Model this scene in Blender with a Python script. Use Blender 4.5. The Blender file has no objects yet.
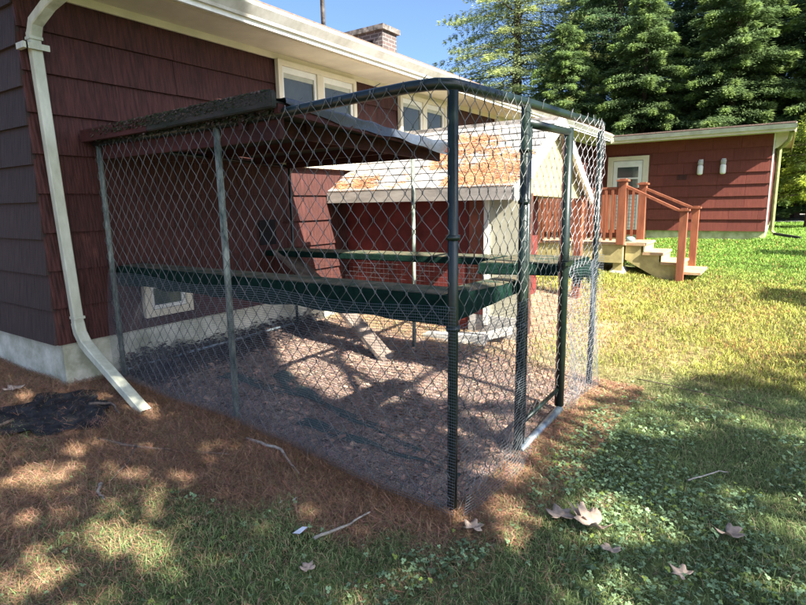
import bpy, bmesh, math, random
import numpy as np
from mathutils import Matrix, Vector
random.seed(7); rng = np.random.default_rng(7)
S = bpy.context.scene; C = S.collection

# ------------------------------------------------------------------ camera
F_PX, CX = 545.4, 403.0
yaw, pit, rol = math.radians(34.472), math.radians(10.235), math.radians(-0.972)
fw = Vector((-math.sin(yaw)*math.cos(pit), math.cos(yaw)*math.cos(pit), -math.sin(pit)))
ri = Vector((math.cos(yaw), math.sin(yaw), 0)); up = ri.cross(fw)
RI = ri*math.cos(rol)+up*math.sin(rol); UP = -ri*math.sin(rol)+up*math.cos(rol)
cam = bpy.data.objects.new('camera', bpy.data.cameras.new('camera')); C.objects.link(cam)
cam.matrix_world = Matrix(((RI.x,UP.x,-fw.x,0),(RI.y,UP.y,-fw.y,0),(RI.z,UP.z,-fw.z,0),(0,0,0,1)))
cam.data.sensor_width = 36; cam.data.lens = F_PX/806*36
cam.data.clip_start = 0.05; cam.data.clip_end = 600
S.camera = cam

# ------------------------------------------------------------------ sky, sun, exposure
SUN = Vector((1.15, -0.24, 1.0)).normalized()
w = bpy.data.worlds.new('World'); S.world = w; w.use_nodes = True
nt = w.node_tree; bg = nt.nodes['Background']; sk = nt.nodes.new('ShaderNodeTexSky')
sk.sky_type = 'NISHITA'; sk.sun_disc = False
sk.sun_elevation = math.asin(SUN.z); sk.sun_rotation = math.atan2(SUN.x, SUN.y)
sk.air_density = 0.6; sk.dust_density = 4.0; sk.ozone_density = 6.0; sk.altitude = 400
nt.links.new(sk.outputs[0], bg.inputs[0]); bg.inputs[1].default_value = 0.09
sl = bpy.data.lights.new('sun', 'SUN'); sl.energy = 5.0; sl.angle = math.radians(0.45); sl.color = (1.0, .94, .84)
so = bpy.data.objects.new('sun', sl); C.objects.link(so)
so.rotation_euler = (-SUN).to_track_quat('-Z', 'Y').to_euler(); so.location = (8, -4, 12)
S.view_settings.view_transform = 'Standard'; S.view_settings.look = 'None'
S.view_settings.exposure = 2.2; S.view_settings.gamma = 1
try: S.view_settings.use_curve_mapping = False
except Exception: pass

# ------------------------------------------------------------------ ground height
def _si(x, xs, ys):
    x = np.asarray(x, float); k = .12
    return (np.interp(x-k, xs, ys)+2*np.interp(x, xs, ys)+np.interp(x+k, xs, ys))/4
def gz(x, y):
    x = np.asarray(x, float); y = np.asarray(y, float)
    b = _si(x, [-6, -4.5, -2.95, -1.27, 0, 2.5, 8], [-1.30, -1.36, -1.45, -1.60, -1.63, -1.68, -1.72])
    r = _si(y, [-3, 0, 2.0, 4.7, 9, 16, 26, 60, 120], [-.12, -.08, 0, 0, .40, .57, .68, .78, .9])
    far = np.clip((y-9)/7, 0, 1)
    b = b*(1-far)+(-1.60)*far
    n = .012*np.sin(x*3.1+y*1.7)+.010*np.sin(x*1.3-y*4.3+1)+.006*np.sin(7*x+5*y)
    return b+r+n
def g(x, y): return float(gz(x, y))

# ------------------------------------------------------------------ materials
def hexmix(a, f=1): return (a[0]*f, a[1]*f, a[2]*f, 1)
def mat(name, col, rough=.7, metal=0, noise=None, noise_amt=.25, scale=(1,1,1), nscale=8, bump=0, bscale=40, bstr=(1,1,1), col2=None, spec=.3, trans=0, attr=None, obj_rand=0):
    m = bpy.data.materials.new(name); m.use_nodes = True; t = m.node_tree; N = t.nodes; L = t.links
    b = N['Principled BSDF']; b.inputs['Roughness'].default_value = rough; b.inputs['Metallic'].default_value = metal
    b.inputs['Specular IOR Level'].default_value = spec
    tc = N.new('ShaderNodeTexCoord'); src = N.new('ShaderNodeNewGeometry').outputs['Position']
    mp = N.new('ShaderNodeMapping'); mp.inputs['Scale'].default_value = scale; L.new(src, mp.inputs[0])
    no = N.new('ShaderNodeTexNoise'); no.inputs['Scale'].default_value = nscale; no.inputs['Detail'].default_value = 7; no.inputs['Roughness'].default_value = .65
    L.new(mp.outputs[0], no.inputs[0])
    rp = N.new('ShaderNodeValToRGB'); rp.color_ramp.elements[0].position = .35; rp.color_ramp.elements[1].position = .68
    c2 = col2 if col2 else tuple(c*(1-noise_amt*1.6) for c in col)
    rp.color_ramp.elements[0].color = hexmix(c2); rp.color_ramp.elements[1].color = hexmix(col, 1+noise_amt*.25 if not col2 else 1)
    L.new(no.outputs[0], rp.inputs[0]); out = rp.outputs[0]
    if attr:
        at = N.new('ShaderNodeAttribute'); at.attribute_name = attr
        mx = N.new('ShaderNodeMix'); mx.data_type = 'RGBA'; mx.blend_type = 'MULTIPLY'; mx.inputs[0].default_value = 1
        L.new(out, mx.inputs[6]); L.new(at.outputs['Color'], mx.inputs[7]); out = mx.outputs[2]
    if obj_rand:
        oi = N.new('ShaderNodeObjectInfo'); mr = N.new('ShaderNodeMapRange'); mr.inputs[3].default_value = 1-obj_rand; mr.inputs[4].default_value = 1+obj_rand
        L.new(oi.outputs['Random'], mr.inputs[0])
        mx = N.new('ShaderNodeVectorMath'); mx.operation = 'SCALE'; L.new(out, mx.inputs[0]); L.new(mr.outputs[0], mx.inputs[3]); out = mx.outputs[0]
    L.new(out, b.inputs['Base Color'])
    if bump:
        mp2 = N.new('ShaderNodeMapping'); mp2.inputs['Scale'].default_value = bstr; L.new(src, mp2.inputs[0])
        n2 = N.new('ShaderNodeTexNoise'); n2.inputs['Scale'].default_value = bscale; n2.inputs['Detail'].default_value = 5; L.new(mp2.outputs[0], n2.inputs[0])
        bp = N.new('ShaderNodeBump'); bp.inputs['Strength'].default_value = 1; bp.inputs['Distance'].default_value = bump
        L.new(n2.outputs[0], bp.inputs['Height']); L.new(bp.outputs[0], b.inputs['Normal'])
    if trans:
        tr = N.new('ShaderNodeBsdfTranslucent'); L.new(out, tr.inputs[0]); ms = N.new('ShaderNodeMixShader'); ms.inputs[0].default_value = trans
        L.new(b.outputs[0], ms.inputs[1]); L.new(tr.outputs[0], ms.inputs[2]); L.new(ms.outputs[0], N['Material Output'].inputs[0])
    return m
M = {}
M['siding'] = mat('siding', (.074,.023,.018), .72, nscale=1, scale=(60,60,.3), noise_amt=.42, bump=.014, bscale=1, bstr=(62,62,.2), obj_rand=.07)
M['siding_worn'] = mat('siding_worn', (.050,.033,.027), .8, nscale=1, scale=(48,48,.22), col2=(.024,.015,.012), bump=.009, bscale=1, bstr=(62,62,.2), obj_rand=.12)
M['wallback'] = mat('wallback', (.09,.025,.022), .8)
M['cream'] = mat('cream', (.70,.63,.47), .6, noise_amt=.10, nscale=3, bump=.0008, bscale=30)
M['tan'] = mat('tan', (.36,.30,.155), .8, noise_amt=.15, nscale=4)
M['siding_wing'] = mat('siding_wing', (.165,.042,.028), .75, nscale=1.5, scale=(30,30,1), noise_amt=.18, bump=.002, bscale=1, bstr=(60,60,1), obj_rand=.10)
M['panel'] = mat('panel', (.50,.48,.36), .7, noise_amt=.15, nscale=4)
M['soffit'] = mat('soffit', (.74,.68,.54), .65, noise_amt=.12, nscale=2.2, bump=.0015, bscale=14)
M['trimwhite'] = mat('trimwhite', (.78,.77,.70), .5, noise_amt=.10, nscale=4)
M['gutter'] = mat('gutter', (.66,.65,.60), .5, nscale=4, col2=(.42,.40,.34))
M['spout'] = mat('spout', (.58,.60,.47), .5, nscale=9, scale=(1,1,.35), col2=(.36,.37,.27), bump=.0006, bscale=25)
M['spoutgreen'] = mat('spoutgreen', (.28,.30,.12), .5)
M['foundation'] = mat('foundation', (.66,.65,.54), .85, nscale=3.2, col2=(.27,.28,.19), bump=.006, bscale=22)
M['foundwing'] = mat('foundwing', (.62,.62,.36), .85, nscale=5, col2=(.30,.30,.14), bump=.004, bscale=22)
M['roofing'] = mat('roofing', (.20,.14,.11), .9, nscale=20, bump=.004, bscale=60)
M['shedshingle'] = mat('shedshingle', (.44,.42,.39), .9, nscale=14, noise_amt=.35, bump=.003, bscale=80, obj_rand=.12)
M['greyboard'] = mat('greyboard', (.40,.36,.32), .8, nscale=3, scale=(1,1,4), noise_amt=.25, bump=.001)
M['shedred'] = mat('shedred', (.17,.032,.026), .75, nscale=3, noise_amt=.3, bump=.002, bscale=30)
M['doorred'] = mat('doorred', (.26,.085,.050), .7, nscale=3, noise_amt=.3)
M['glass'] = mat('glass', (.05,.07,.065), .06, spec=.9, noise_amt=.1)
M['glassdull'] = mat('glassdull', (.065,.075,.055), .15, spec=.45, noise_amt=.25, nscale=3)
M['blind'] = mat('blind', (.45,.46,.38), .6, noise_amt=.1)
M['dark'] = mat('dark', (.012,.010,.010), .9)
def brickmat():
    m = bpy.data.materials.new('chimney_brick'); m.use_nodes = True; N = m.node_tree.nodes; L = m.node_tree.links
    ge = N.new('ShaderNodeNewGeometry'); sp = N.new('ShaderNodeSeparateXYZ'); L.new(ge.outputs['Position'], sp.inputs[0])
    ad = N.new('ShaderNodeMath'); L.new(sp.outputs[0], ad.inputs[0]); L.new(sp.outputs[1], ad.inputs[1])
    cb = N.new('ShaderNodeCombineXYZ'); L.new(ad.outputs[0], cb.inputs[0]); L.new(sp.outputs[2], cb.inputs[1])
    br = N.new('ShaderNodeTexBrick'); br.inputs['Scale'].default_value = 1; br.inputs['Brick Width'].default_value = .21; br.inputs['Row Height'].default_value = .075
    br.inputs['Mortar Size'].default_value = .011
    br.inputs['Color1'].default_value = (.105,.072,.064,1); br.inputs['Color2'].default_value = (.065,.054,.05,1); br.inputs['Mortar'].default_value = (.17,.155,.145,1)
    L.new(cb.outputs[0], br.inputs[0]); L.new(br.outputs[0], N['Principled BSDF'].inputs[0]); N['Principled BSDF'].inputs['Roughness'].default_value = .9
    bp = N.new('ShaderNodeBump'); bp.inputs['Distance'].default_value = .01; bp.invert = True; L.new(br.outputs[1], bp.inputs['Height']); L.new(bp.outputs[0], N['Principled BSDF'].inputs['Normal'])
    return m
M['brick'] = brickmat()
M['capstone'] = mat('capstone', (.20,.18,.16), .9, nscale=9, noise_amt=.5, bump=.01, bscale=12)
M['pipegreen'] = mat('pipegreen', (.010,.021,.014), .35, spec=.5, nscale=18, col2=(.004,.010,.007), bump=.0005, bscale=60)
M['pipepale'] = mat('pipepale', (.30,.33,.27), .6, spec=.4, nscale=26, scale=(1,1,.3), col2=(.016,.036,.026))
M['pipebare'] = mat('pipebare', (.27,.30,.30), .35, .4, spec=.5, nscale=10, col2=(.10,.15,.20))
M['wire'] = mat('wire', (.19,.185,.175), .36, .3, spec=.5, nscale=5, col2=(.05,.07,.065))
M['wirebare'] = mat('wirebare', (.36,.35,.36), .4, .4, spec=.5, nscale=5, noise_amt=.3)
M['finewire'] = mat('finewire', (.20,.215,.22), .5, .2, spec=.4, nscale=3, col2=(.09,.12,.15))
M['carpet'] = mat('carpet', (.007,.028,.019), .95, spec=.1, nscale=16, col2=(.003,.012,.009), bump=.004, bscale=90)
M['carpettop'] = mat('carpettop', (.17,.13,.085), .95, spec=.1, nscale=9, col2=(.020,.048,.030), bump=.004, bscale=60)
M['postbrown'] = mat('postbrown', (.085,.035,.025), .8, nscale=6)
M['net'] = mat('net', (.055,.075,.065), .8, nscale=40, col2=(.02,.045,.045), bump=.003, bscale=200)  # teal tone of the painted shadow strips on the kennel floor
M['oldwood'] = mat('oldwood', (.042,.036,.032), .9, nscale=5, scale=(1,4,4), col2=(.012,.018,.010), bump=.006, bscale=26)
M['redwood'] = mat('redwood', (.065,.018,.015), .85, nscale=3, scale=(1,4,4), noise_amt=.35, bump=.002)
M['tarp'] = mat('tarp', (.030,.034,.040), .5, spec=.6, nscale=6, col2=(.035,.048,.07), bump=.012, bscale=14)
M['plank'] = mat('plank', (.20,.155,.125), .85, nscale=4, scale=(3,3,1), noise_amt=.35, bump=.002)
M['plankdark'] = mat('plankdark', (.12,.095,.085), .9, nscale=4, noise_amt=.35, bump=.002)
M['deckred'] = mat('deckred', (.27,.092,.045), .6, nscale=5, scale=(3,3,.6), noise_amt=.25, bump=.001)
M['treated'] = mat('treated', (.50,.42,.19), .7, nscale=5, noise_amt=.25, bump=.001)
M['treadwood'] = mat('treadwood', (.44,.34,.20), .8, nscale=7, col2=(.36,.20,.11), bump=.001)
M['concrete'] = mat('concrete', (.52,.50,.45), .9, nscale=9, noise_amt=.25, bump=.003)
M['bark'] = mat('bark', (.11,.085,.065), .95, nscale=8, scale=(2,2,.4), noise_amt=.4, bump=.015, bscale=12)
M['stick'] = mat('stick', (.17,.13,.10), .9, nscale=30, noise_amt=.4)
M['stickpale'] = mat('stickpale', (.38,.35,.29), .9, nscale=30, noise_amt=.3)
M['deadleaf'] = mat('deadleaf', (.62,.48,.36), .8, nscale=30, noise_amt=.25, trans=.25)
M['paper'] = mat('paper', (.82,.84,.84), .6)
M['fabric'] = mat('fabric', (.030,.031,.032), .75, spec=.3, nscale=12, noise_amt=.5, bump=.01, bscale=18)
M['blue'] = mat('blueplastic', (.30,.48,.50), .4)
for k, c in (('leafdark',(1,1,1)),):
    M['foliage'] = mat('foliage', (1,1,1), .65, spec=.25, nscale=.5, noise_amt=.18, trans=.42, attr='tint')
M['canopy'] = mat('canopy', (1,1,1), .6, spec=.25, nscale=.5, noise_amt=.18, trans=.5, attr='tint')
M['blade'] = mat('blade', (1,1,1), .7, spec=.2, nscale=2.5, noise_amt=.18, trans=.25, attr='tint')
M['needle'] = mat('needle', (1,1,1), .8, spec=.15, nscale=3, noise_amt=.2, attr='tint')
M['ground'] = mat('ground', (1,1,1), .95, spec=.1, nscale=14, noise_amt=.40, bump=.02, bscale=30, attr='tint')
M['path'] = mat('path', (.44,.42,.40), .95, nscale=4, noise_amt=.2)

# ------------------------------------------------------------------ object helpers
def setp(o, label=None, cat=None, group=None, kind=None):
    if label: o['label'] = label
    if cat: o['category'] = cat
    if group: o['group'] = group
    if kind: o['kind'] = kind
    return o
def link(name, me, m, parent=None, smooth=False):
    o = bpy.data.objects.new(name, me); C.objects.link(o)
    if m is not None and not me.materials: me.materials.append(m)
    if parent is not None:
        o.parent = parent; o.matrix_parent_inverse = Matrix.Identity(4)
        r = parent
        off = Vector((0,0,0))
        while r is not None: off += r.location; r = r.parent
        o.location = -off
    if smooth: me.polygons.foreach_set('use_smooth', [True]*len(me.polygons))
    return o
# parts are modelled in world coordinates; roots sit at the thing's base, so parts carry the opposite offset
def thing(name, label, cat, loc=(0,0,0), group=None):
    o = bpy.data.objects.new(name, None); C.objects.link(o); o.location = loc; o.empty_display_size = .2
    return setp(o, label, cat, group)
class MB:
    def __init__(s): s.v = []; s.f = []
    def add(s, vs, fs):
        n = len(s.v); s.v += [tuple(p) for p in vs]; s.f += [tuple(i+n for i in f) for f in fs]; return s
    def box(s, a, b):
        (x0,y0,z0),(x1,y1,z1) = a, b
        x0,x1 = min(x0,x1),max(x0,x1); y0,y1 = min(y0,y1),max(y0,y1); z0,z1 = min(z0,z1),max(z0,z1)
        return s.add([(x0,y0,z0),(x1,y0,z0),(x1,y1,z0),(x0,y1,z0),(x0,y0,z1),(x1,y0,z1),(x1,y1,z1),(x0,y1,z1)],
                     [(0,3,2,1),(4,5,6,7),(0,1,5,4),(1,2,6,5),(2,3,7,6),(3,0,4,7)])
    def beam(s, p, q, w_, h, upv=(0,0,1)):
        p = Vector(p); q = Vector(q); d = (q-p).normalized(); sd = d.cross(Vector(upv)).normalized(); u = sd.cross(d)
        vs = []
        for c in (p, q):
            for a, b in ((-1,-1),(1,-1),(1,1),(-1,1)): vs.append(c+sd*(a*w_/2)+u*(b*h/2))
        return s.add(vs, [(0,1,2,3),(7,6,5,4),(0,4,5,1),(1,5,6,2),(2,6,7,3),(3,7,4,0)])
    def prism(s, poly, d):   # poly: list of 3-D points, d: extrusion vector
        n = len(poly); d = Vector(d); P = [Vector(p) for p in poly]
        return s.add(P+[p+d for p in P], [tuple(range(n))[::-1], tuple(range(n, 2*n))]+[(i,(i+1)%n,n+(i+1)%n,n+i) for i in range(n)])
    def tube(s, pts, r, n=8, cap=True):
        pts = [Vector(p) for p in pts]; R = r if isinstance(r, (list,tuple)) else [r]*len(pts)
        n0 = len(s.v); prev = None
        for i, p in enumerate(pts):
            d = (pts[min(i+1,len(pts)-1)]-pts[max(i-1,0)]).normalized()
            if prev is None: a = d.orthogonal().normalized()
            else: a = (prev-d*prev.dot(d)).normalized()
            prev = a; b = d.cross(a)
            for k in range(n):
                t = 2*math.pi*k/n; s.v.append(tuple(p+(a*math.cos(t)+b*math.sin(t))*R[i]))
        for i in range(len(pts)-1):
            for k in range(n):
                a0 = n0+i*n+k; a1 = n0+i*n+(k+1)%n; s.f.append((a0,a1,a1+n,a0+n))
        if cap: s.f.append(tuple(n0+k for k in range(n))[::-1]); s.f.append(tuple(n0+(len(pts)-1)*n+k for k in range(n)))
        return s
    def build(s, name, m, parent=None, smooth=False, bevel=0):
        me = bpy.data.meshes.new(name); me.from_pydata(s.v, [], s.f); me.update()
        bm = bmesh.new(); bm.from_mesh(me); bmesh.ops.recalc_face_normals(bm, faces=bm.faces)
        if bevel: bmesh.ops.bevel(bm, geom=bm.edges[:], offset=bevel, segments=2, affect='EDGES')
        bm.to_mesh(me); bm.free()
        return link(name, me, m, parent, smooth)
def bx(name, a, b, m, parent=None, bevel=0): return MB().box(a, b).build(name, m, parent, bevel=bevel)
def npmesh(name, V, Fc, m, tint=None, parent=None, smooth=False):
    V = np.asarray(V, np.float32).reshape(-1, 3); Fc = np.asarray(Fc, np.int32); k = Fc.shape[1]
    me = bpy.data.meshes.new(name); me.vertices.add(len(V)); me.vertices.foreach_set('co', V.ravel())
    me.loops.add(Fc.size); me.loops.foreach_set('vertex_index', Fc.ravel())
    me.polygons.add(len(Fc)); me.polygons.foreach_set('loop_start', np.arange(0, Fc.size, k, dtype=np.int32)); 
    try: me.polygons.foreach_set('loop_total', np.full(len(Fc), k, np.int32))
    except Exception: pass
    me.update(calc_edges=True)
    if tint is not None:
        at = me.color_attributes.new('tint', 'FLOAT_COLOR', 'POINT')
        T = np.ones((len(V), 4), np.float32); T[:, :3] = tint; at.data.foreach_set('color', T.ravel())
    return link(name, me, m, parent, smooth)
def vnoise(x, y, s, seed=0):
    r = np.random.default_rng(seed).random((64, 64)); X = np.asarray(x)*s; Y = np.asarray(y)*s
    xi = np.floor(X).astype(int); yi = np.floor(Y).astype(int); fx = X-xi; fy = Y-yi; fx = fx*fx*(3-2*fx); fy = fy*fy*(3-2*fy)
    a = r[xi%64, yi%64]; b = r[(xi+1)%64, yi%64]; c = r[xi%64, (yi+1)%64]; d = r[(xi+1)%64, (yi+1)%64]
    return (a*(1-fx)+b*fx)*(1-fy)+(c*(1-fx)+d*fx)*fy
def sstep(a, b, x): t = np.clip((x-a)/(b-a), 0, 1); return t*t*(3-2*t)

# ------------------------------------------------------------------ the ground sheet and what covers it
def cover(x, y):
    """needle (0..1), grass (0..1), dry (0..1), clover (0..1) on the ground at x,y"""
    x = np.asarray(x, float); y = np.asarray(y, float)
    n1 = vnoise(x+9, y+5, 1.6, 1); n2 = vnoise(x+3, y+8, 5.0, 2); n3 = vnoise(x+1, y+2, .9, 3); n = .6*n1+.4*n2
    inside = (x < -1.30)&(y > 2.30)&(y < 4.75+.0*x)&(x > -4.5)
    y0 = np.interp(x, [-4.5,-3,-2,-1.3], [1.05,1.35,1.72,2.02]); front = sstep(-.10, .16, y-y0+.40*(n-.5))*sstep(-1.06, -1.28, x)*(y < 2.45)
    left = sstep(-2.1, -2.9, x+.9*(n-.5)+.3*(y-1.3))
    side = sstep(-.92, -1.18, x+.2*(n-.5))*(y > 2.1)*(y < 4.9)
    back = sstep(-1.55, -2.1, x+.4*(n-.5))*sstep(4.4, 4.8, y)*sstep(8.2, 6.2, y)
    needle = np.maximum.reduce([front, left*.80*(y < 3), side*.8, back*.85]); needle = np.where(inside, 1., needle)
    needle = np.clip(needle+.25*(n2-.55)*(y < 5), 0, 1)
    grass = np.clip(1-needle*1.02, 0, 1); grass = np.where(inside, 0., grass)
    dry = sstep(4.2, 5.4, y+1.2*(n1-.5)+.4*np.clip(-x-1, -2, 1))*sstep(13.5, 8.0, y)*sstep(1.6, -.2, x)
    dry = np.clip(dry*.85+.15*(n2-.4)*(y > 4), 0, 1)
    clo = sstep(.40, .60, vnoise(x+20, y+11, 1.5, 5)*.65+.35*n2)*sstep(.55, .85, grass)*(y < 4.6)
    clo = np.maximum(clo, sstep(4.6, 3.9, y)*sstep(-1.0, -.7, x)*sstep(.35,.5,n1)*.8)
    bare = (np.hypot((x+1.15), (y-5.6)*.7) < .5+.4*n2)|(np.hypot((x+.9)*.8, (y-7.0)*.5) < .35*n2+.1)
    return needle, np.where(bare, grass*.45, grass), dry, clo
def lin(*c): return np.array(c)
def gcolor(x, y):
    nd, gr, dr, cl = cover(x, y)
    soil = lin(.085,.060,.042); ndl = lin(.27,.175,.12); grn = lin(.11,.15,.055); dry = lin(.28,.22,.10); tan = lin(.50,.37,.25)
    inside = ((x < -1.3)&(y > 2.3)&(y < 4.78)&(x > -4.5))
    c = ndl*nd[:, None]+(1-nd[:, None])*(grn*(1-dr[:, None])+dry*dr[:, None])
    n = vnoise(x, y, 4, 8)[:, None]
    c = c*(.72+.5*n)
    back = ((x < -1.4)&(y >= 4.78)&(y < 8)); c = np.where(back[:, None], c*.35+tan*.65, c)
    c = np.where(inside[:, None], lin(.31,.22,.175)*(.45+.9*n), c)
    lawn = sstep(8, 13, y)[:, None]; c = c*(1-lawn)+lin(.14,.23,.045)*lawn*(.8+.35*n)
    return c
def axis(pts):
    o = []
    for (a, b, s) in pts: o += list(np.arange(a, b, s))
    return np.array(o+[pts[-1][1]])
xs = axis([(-260,-60,20),(-60,-12,4),(-12,-6,.5),(-6,2,.06),(2,6,.3),(6,24,2),(24,200,16)])
ys = axis([(-40,-4,4),(-4,.5,.4),(.5,7,.06),(7,12,.15),(12,30,.6),(30,80,4),(80,420,20)])
GX, GY = np.meshgrid(xs, ys, indexing='ij'); gx = GX.ravel(); gy = GY.ravel()
nx, ny = len(xs), len(ys); idx = np.arange(nx*ny).reshape(nx, ny)
quads = np.stack([idx[:-1,:-1], idx[1:,:-1], idx[1:,1:], idx[:-1,1:]], -1).reshape(-1, 4)
GZ = gz(gx, gy)+.016*(vnoise(gx, gy, 7, 4)-.5)*(gy < 9)
setp(npmesh('ground', np.stack([gx, gy, GZ], 1), quads, M['ground'], tint=gcolor(gx, gy), smooth=True), kind='structure')
# pale drive beyond the lawn at the far right
pp = []
for i in range(25):
    t = i/24; x = -.9+9*t; y0 = 25.5+.8*t; y1 = 37+1.5*t
    pp += [(x, y0, g(x, y0)+.03), (x, y1, g(x, y1)+.03)]
setp(npmesh('path', pp, [(2*i, 2*i+2, 2*i+3, 2*i+1) for i in range(24)], M['path']), kind='structure')

# ------------------------------------------------------------------ the house
WX = -4.50; SOF = 1.56; YE = 1.87; YW = 16.0; XR = -.27
house = thing('house', 'long dark red shingled house with cream eaves, pale foundation and a rear wing', 'house', (WX, YE, g(WX, YE)))
def shingle_run(parent, p0, dirv, nrm, length, z0, z1, exp, wid, material, seed):
    r = random.Random(seed); rows = int(round((z1-z0)/exp)); exp = (z1-z0)/rows
    cache = {}
    for k in range(rows):
        z = z0+k*exp; s = 0; first = True
        while s < length-1e-4:
            wd = wid*(r.choice([.5,.75,1]) if first else 1); first = False
            wd = min(wd, length-s)
            if length-s-wd < .12: wd = length-s
            key = round(wd, 3)
            if key not in cache:
                L = key-.004; d = Vector(dirv); n = Vector(nrm)
                prof = [(0, -.004), (.038, -.004), (.010, exp+.012), (0, exp+.012)]
                vs = []
                for a in (0, L):
                    for (o, zz) in prof: vs.append(d*a+n*o+Vector((0,0,zz)))
                me = bpy.data.meshes.new('shingle'); me.from_pydata([tuple(v) for v in vs], [], [(0,1,2,3),(7,6,5,4),(0,4,5,1),(1,5,6,2),(2,6,7,3),(3,7,4,0)])
                bm = bmesh.new(); bm.from_mesh(me); bmesh.ops.recalc_face_normals(bm, faces=bm.faces); bm.to_mesh(me); bm.free(); me.materials.append(material); cache[key] = me
            o = bpy.data.objects.new('shingle', cache[key]); C.objects.link(o); o.parent = parent
            pos = Vector(p0)+Vector(dirv)*s+Vector((0,0,z-p0[2]))+Vector(nrm)*r.uniform(0, .003)+Vector((0,0,r.uniform(-.002,.002)))
            o.location = pos-house.location-parent.location
            s += wd
ZF = -1.02
def wallpart(a, b, m=None):
    o = bx('wall', a, b, m or M['wallback'], house); return o
# long wall (faces +X), end wall (faces -Y), wing wall (faces -Y)
wl = wallpart((WX-.14, YE+.001, ZF), (WX, YW, SOF)); shingle_run(wl, (WX, YE-.02, ZF), (0,1,0), (1,0,0), YW-YE+.02, ZF, SOF-.01, .275, 2.4, M['siding'], 1)
we = wallpart((WX-6.5, YE, ZF), (WX-.15, YE+.14, SOF+.001)); shingle_run(we, (WX-6.5, YE, ZF), (1,0,0), (0,-1,0), 6.52, ZF, SOF+1.2, .275, 1.2, M['siding_worn'], 2)
ZW = -.80
ww = wallpart((WX+.002, YW, ZW), (XR-.002, YW+.14, 1.50)); shingle_run(ww, (WX+.03, YW, ZW), (1,0,0), (0,-1,0), XR-WX-.03, ZW, 1.50, .2875, .62, M['siding_wing'], 3)
wallpart((XR-.14, YW+.142, ZW), (XR, YW+7, 1.50))
# foundations
def fpart(a, b, m): return bx('foundation', a, b, m, house)
fpart((WX-.16, YE+.012, -1.9), (WX+.012, YW-.01, ZF-.004), M['foundation'])
fpart((WX-6.5, YE+.010, -1.9), (WX-.161, YE+.18, ZF-.004), M['foundation'])
fpart((WX+.02, YW+.015, -1.5), (XR+.005, YW+.2, ZW-.004), M['foundwing'])
fpart((XR-.15, YW+.201, -1.5), (XR+.004, YW+7, ZW-.004), M['foundwing'])
# eaves: soffit, moulding, fascia gutter
EX = -3.86
bx('soffit', (WX+.001, YE-.45, SOF), (EX, YW-.5, SOF+.02), M['soffit'], house)
bx('trim_board', (WX+.032, YE+.02, SOF-.06), (WX+.055, YW-.6, SOF-.001), M['cream'], house)
bx('soffit_moulding', (EX-.13, YE-.45, SOF-.018), (EX-.085, YW-.62, SOF-.001), M['cream'], house)
bx('fascia', (EX-.03, YE-.5, SOF-.03), (EX-.001, YW-.6, SOF+.11), M['trimwhite'], house)
gt = MB().prism([(EX, YE-.5, SOF+.01), (EX+.025, YE-.5, SOF+.008), (EX+.035, YE-.5, SOF+.03), (EX+.095, YE-.5, SOF+.095), (EX+.105, YE-.5, SOF+.12), (EX+.09, YE-.5, SOF+.12), (EX+.025, YE-.5, SOF+.04), (EX, YE-.5, SOF+.03)], (0, YW-.6-YE+.45, 0)).build('gutter', M['gutter'], house)
EY = YW-.6
bx('soffit', (EX-.64, EY, 1.50), (XR+.38, YW-.001, 1.515), M['soffit'], house)
bx('fascia', (EX+.02, EY-.028, 1.47), (XR+.40, EY-.001, 1.62), M['cream'], house)
MB().prism([(EX+.11, EY-.028, 1.52), (EX+.11, EY-.09, 1.53), (EX+.11, EY-.13, 1.62), (EX+.11, EY-.115, 1.62), (EX+.11, EY-.08, 1.54), (EX+.11, EY-.028, 1.535)], (XR+.42-EX-.11, 0, 0)).build('gutter', M['gutter'], house)
# box return and rake at the wing's right end
bx('rake_board', (XR+.385, EY+.002, 1.44), (XR+.415, YW+7.4, 1.66), M['cream'], house)
MB().prism([(XR+.035, YW+.02, 1.14), (XR+.36, YW+.02, 1.40), (XR+.36, YW+.02, 1.498), (XR+.035, YW+.02, 1.498)], (0, .04, 0)).build('eave_return', M['cream'], house)
bx('soffit', (XR+.002, YW+.002, 1.50), (XR+.383, YW+7.3, 1.515), M['soffit'], house)
bx('corner_board', (XR+.001, YW-.022, ZW), (XR+.03, YW+.05, 1.498), M['trimwhite'], house)
# roofs
pitch = math.tan(math.radians(19))
def slab(a, b, c, d, th, name, m): return MB().prism([a, b, c, d], (0,0,th)).build(name, m, house)
x0, x1 = EX+.05, -8.6
slab((x0, YE-.5, SOF+.125), (x0, YW-.6, SOF+.125), (x1, YW-.6, SOF+.125+(x0-x1)*pitch), (x1, YE-.5, SOF+.125+(x0-x1)*pitch), .035, 'roof', M['roofing'])
slab((XR+.40, EY-.02, 1.645), (WX-3, EY-.02, 1.645), (WX-3, EY+4, 1.645+4*.07), (XR+.40, EY+4, 1.645+4*.07), .03, 'roof', M['roofing'])
# fringe of pine needles showing over the main gutter
# chimney
ch = bx('chimney', (-8.05, 9.62, 2.2), (-7.0, 10.12, 3.50), M['brick'], house)
bx('chimney_cap', (-8.11, 9.56, 3.502), (-6.94, 10.18, 3.60), M['capstone'], ch).location = (0,0,0)
# chimney's own offset is already on the parent
bx('flue_opening', (-7.55, 9.612, 3.12), (-7.25, 9.618, 3.34), M['dark'], ch).location = (0,0,0)
MB().tube([(-5.0, 5.6, 1.95), (-5.0, 5.6, 4.6)], .028, 8).build('vent_mast', M['capstone'], house, smooth=True)

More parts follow.
